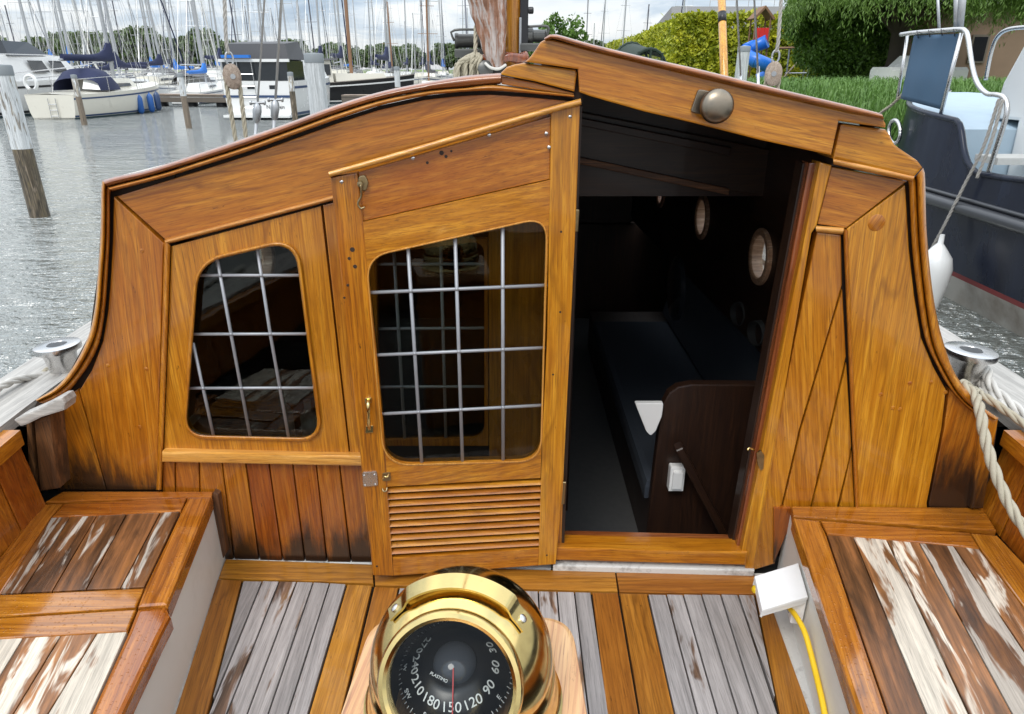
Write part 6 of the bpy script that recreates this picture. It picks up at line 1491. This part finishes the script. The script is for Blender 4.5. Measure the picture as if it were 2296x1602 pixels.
# hull side: plan curve rounds off at the far end
def hx(y): return XH + (0 if y < 7.2 else ((y - 7.2) ** 2) * .26)
def top_z(y): return float(np.interp(y, [0, 5.3, 6.0, 6.35, 6.5, 6.62, 6.72, 6.8, 8.0, 9.6], [1.32, 1.29, 1.25, 1.24, 1.30, 1.42, 1.58, 1.655, 1.74, 1.85]))
yy_ = np.r_[np.linspace(-2.5, 6.0, 14), np.linspace(6.1, 6.9, 16), np.linspace(7, 9.6, 16)]
lev = [(-.3, .30), (.02, .10), (.24, .055), (.30, .045), (.93, 0.), (1.0, 0.)]
V, Fc, mi = [], [], []
zs = lambda y: [-.4, .0, .10, .26, .31, .90, .97, top_z(y)]
ins = [.42, .20, .17, .12, .105, .0, .0, .02]
for y in yy_:
    for z, i_ in zip(zs(y), ins): V.append((hx(y) + i_, y, z))
w = 8
for i in range(len(yy_) - 1):
    for k in range(w - 1): Fc.append((i * w + k, i * w + k + 1, (i + 1) * w + k + 1, (i + 1) * w + k)); mi.append(k)
hull2 = mk('hull', V, [f for f, k in zip(Fc, mi) if k >= 4], 'navy_hull', sb_, True)
mk('boot_stripe', V, [f for f, k in zip(Fc, mi) if k == 3], 'boot_red', hull2, True); mk('boot_top', V, [f for f, k in zip(Fc, mi) if k in (1, 2)], 'bw_grey', hull2, True); mk('bottom', V, [f for f, k in zip(Fc, mi) if k == 0], 'antifoul', hull2, True)
mk('bulwark_inside', [(x + .05, y, z) for x, y, z in V], [f[::-1] for f, k in zip(Fc, mi) if k >= 6], 'gel', hull2, True)
tube('gunwale', [(hx(y) + .03, y, top_z(y)) for y in yy_], .028, 'navy_hull', hull2, 8, 160)
tube('rub_rail', [(hx(y) - .03, y, .93) for y in yy_], .055, 'rub_black', hull2, 12, 80)
tube('rail_strip', [(hx(y) - .0, y, 1.005) for y in yy_], .02, 'rub_black', hull2, 8, 80)
far_side = [(XH + 3.2 - .26 * max(0, y - 7.2) ** 2, y) for y in yy_]
mk('far_hull', [(x, y, z) for x, y in far_side for z in (-.3, 1.3)], [(2 * i, 2 * i + 1, 2 * i + 3, 2 * i + 2) for i in range(len(yy_) - 1)], 'navy_hull', hull2, True)
# raised deck
ry = [6.74, 7.2, 7.8, 8.4, 9.0, 9.5]
mk('raised_deck', [(hx(y) + .05, y, top_z(y) - .015) for y in ry] + [(XH + 3.1 - .26 * max(0, y - 7.2) ** 2, y, top_z(y) - .015) for y in ry] + [(hx(6.74) + .05, 6.74, .9), (XH + 3.1, 6.74, .9)],
   [(i, i + 6, i + 7, i + 1) for i in range(5)] + [(0, 12, 13, 6)], 'pale_blue', sb_)
mk('side_deck', [(XH + .04, -2.5, 1.0), (XH + 3.1, -2.5, 1.0), (XH + 3.1, 6.75, 1.0), (XH + .04, 6.75, 1.0)], [(0, 1, 2, 3)], 'pale_blue', sb_)
XW = 4.68
dh = prism('deckhouse', [Vector((XW, 7.12, 1.66)), Vector((XW, 7.09, 1.98)), Vector((XW, 6.83, 2.52)), Vector((XW, 6.4, 3.3)), Vector((XW, -2, 3.3)), Vector((XW, -2, 1.0)), Vector((XW, 6.7, 1.0)), Vector((XW, 6.745, 1.66))], (-1, 0, 0), 2.2, 'gel', sb_, .03)
st0 = onX(2165, 362, 4.40); box('boarding_step', (4.22, 6.20, 1.33), (4.675, 6.52, 1.39), 'tread', sb_, .006)
# railing and canvas screen
XR = 4.17
rp_ = [onX(*q_, XR) for q_ in [(2020, 78), (2050, 74), (2110, 69), (2152, 66), (2164, 70), (2170, 84), (2180, 150), (2192, 188), (2212, 210), (2234, 213), (2252, 220), (2258, 240), (2252, 275), (2216, 388)]]
rl = tube('guard_rail', rp_, .021, 'steel', sb_, 12, 120)
tube('stanchion', [onX(2156, 74, XR), onX(2108, 262, XR)], .018, 'steel', rl, 10)
tube('stanchion', [onX(2035, 78, XR + .05), onX(2012, 222, XR + .05)], .016, 'steel', rl, 10)
tube('rear_rail', [Vector((4.72, 6.9, 2.0)), onX(2218, 110, 4.6), onX(2240, 76, 4.6), onX(2268, 64, 4.6), onX(2330, 60, 4.6)], .018, 'steel', rl, 10) if 0 else tube('house_rail', [onX(2210, 180, 4.62), onX(2222, 120, 4.62), onX(2236, 84, 4.62), onX(2262, 66, 4.62), onX(2320, 60, 4.62)], .018, 'steel', rl, 10)
cv_ = [(2050, 80), (2150, 76), (2110, 246), (2020, 222)]; nx_, nz_ = 14, 16; V, Fc = [], []
for j in range(nz_):
    for i in range(nx_):
        a, b = i / (nx_ - 1), j / (nz_ - 1); x = (cv_[0][0] * (1 - a) + cv_[1][0] * a) * (1 - b) + (cv_[3][0] * (1 - a) + cv_[2][0] * a) * b; y = (cv_[0][1] * (1 - a) + cv_[1][1] * a) * (1 - b) + (cv_[3][1] * (1 - a) + cv_[2][1] * a) * b
        V.append(onX(x, y, XR + .012 * math.sin(a * 9 + b * 2) * (1 - b * .6) + .008 * math.sin(b * 7)))
Fc = [(j * nx_ + i, j * nx_ + i + 1, (j + 1) * nx_ + i + 1, (j + 1) * nx_ + i) for j in range(nz_ - 1) for i in range(nx_ - 1)]
cs_ = mk('canvas_screen', V, Fc, 'slate_canvas', sb_, True); sm_ = cs_.modifiers.new('thickness', 'SOLIDIFY'); sm_.thickness = .004
for q_ in ((2056, 76), (2082, 74), (2110, 72), (2138, 72)): tube('lashing', [onX(q_[0], q_[1] - 6, XR - .03), onX(q_[0] + 2, q_[1] + 4, XR - .03), onX(q_[0] + 2, q_[1] + 10, XR + .02)], .005, 'black', cs_, 6)
ov = [(2010 + 13 * math.cos(a), 296 + 26 * math.sin(a)) for a in np.linspace(0, 2 * math.pi, 25)]
tube('portlight_rim', [Vector((hx(7.75) - .02, onX(*q_, hx(7.75)).y, onX(*q_, hx(7.75)).z)) for q_ in ov], .02, 'steel', sb_, 8, 60)
for a, b in (((2100, 0), (2106, 70)), ((2146, 0), (2146, 68)), ((2166, -10), (2152, 68))): tube('mast_stay', [onX(*b, 4.3), onX(a[0], a[1] - 60, 4.3)], .014 if a[0] < 2140 else .03, 'alu', sb_, 8, 2)
ch = thing('rail_rope', 'grey rope tied to the stainless rail of the blue boat, holding its fender', 'rope', onX(2085, 545, XH - .1))
rope('rope_length', [onX(2240, 222, XR - .02), onX(2205, 330, XR - .06), onX(2160, 420, XR - .10), onX(2120, 500, XR - .14), onX(2088, 560, XR - .16)], .014, 'rope_grey', ch)
rope('rope_length', [onX(2248, 224, XR - .03), onX(2222, 320, XR - .05), onX(2190, 400, XR - .08)], .014, 'rope_grey', ch)
fc_ = onX(2086, 640, XH - .20)
fd = lathe('boat_fender', [(.02, .48), (.025, .40), (.05, .37), (.125, .27), (.15, .17), (.145, .05), (.10, -.25), (.05, -.42), (.0001, -.44)], fc_, UP, 'gel', None, 24); tag(fd, 'white teardrop fender between the blue steel boat and the wooden cabin', 'fender')
ml = thing('stern_line', 'pale mooring line led from the blue boat down behind the wooden hatch', 'rope', onX(1985, 260, 4.1))
rope('rope_length', [onX(2030, 205, 4.2), onX(2000, 235, 4.2), onX(1965, 262, 4.3), onX(1900, 330, 4.4)], .016, 'rope', ml)
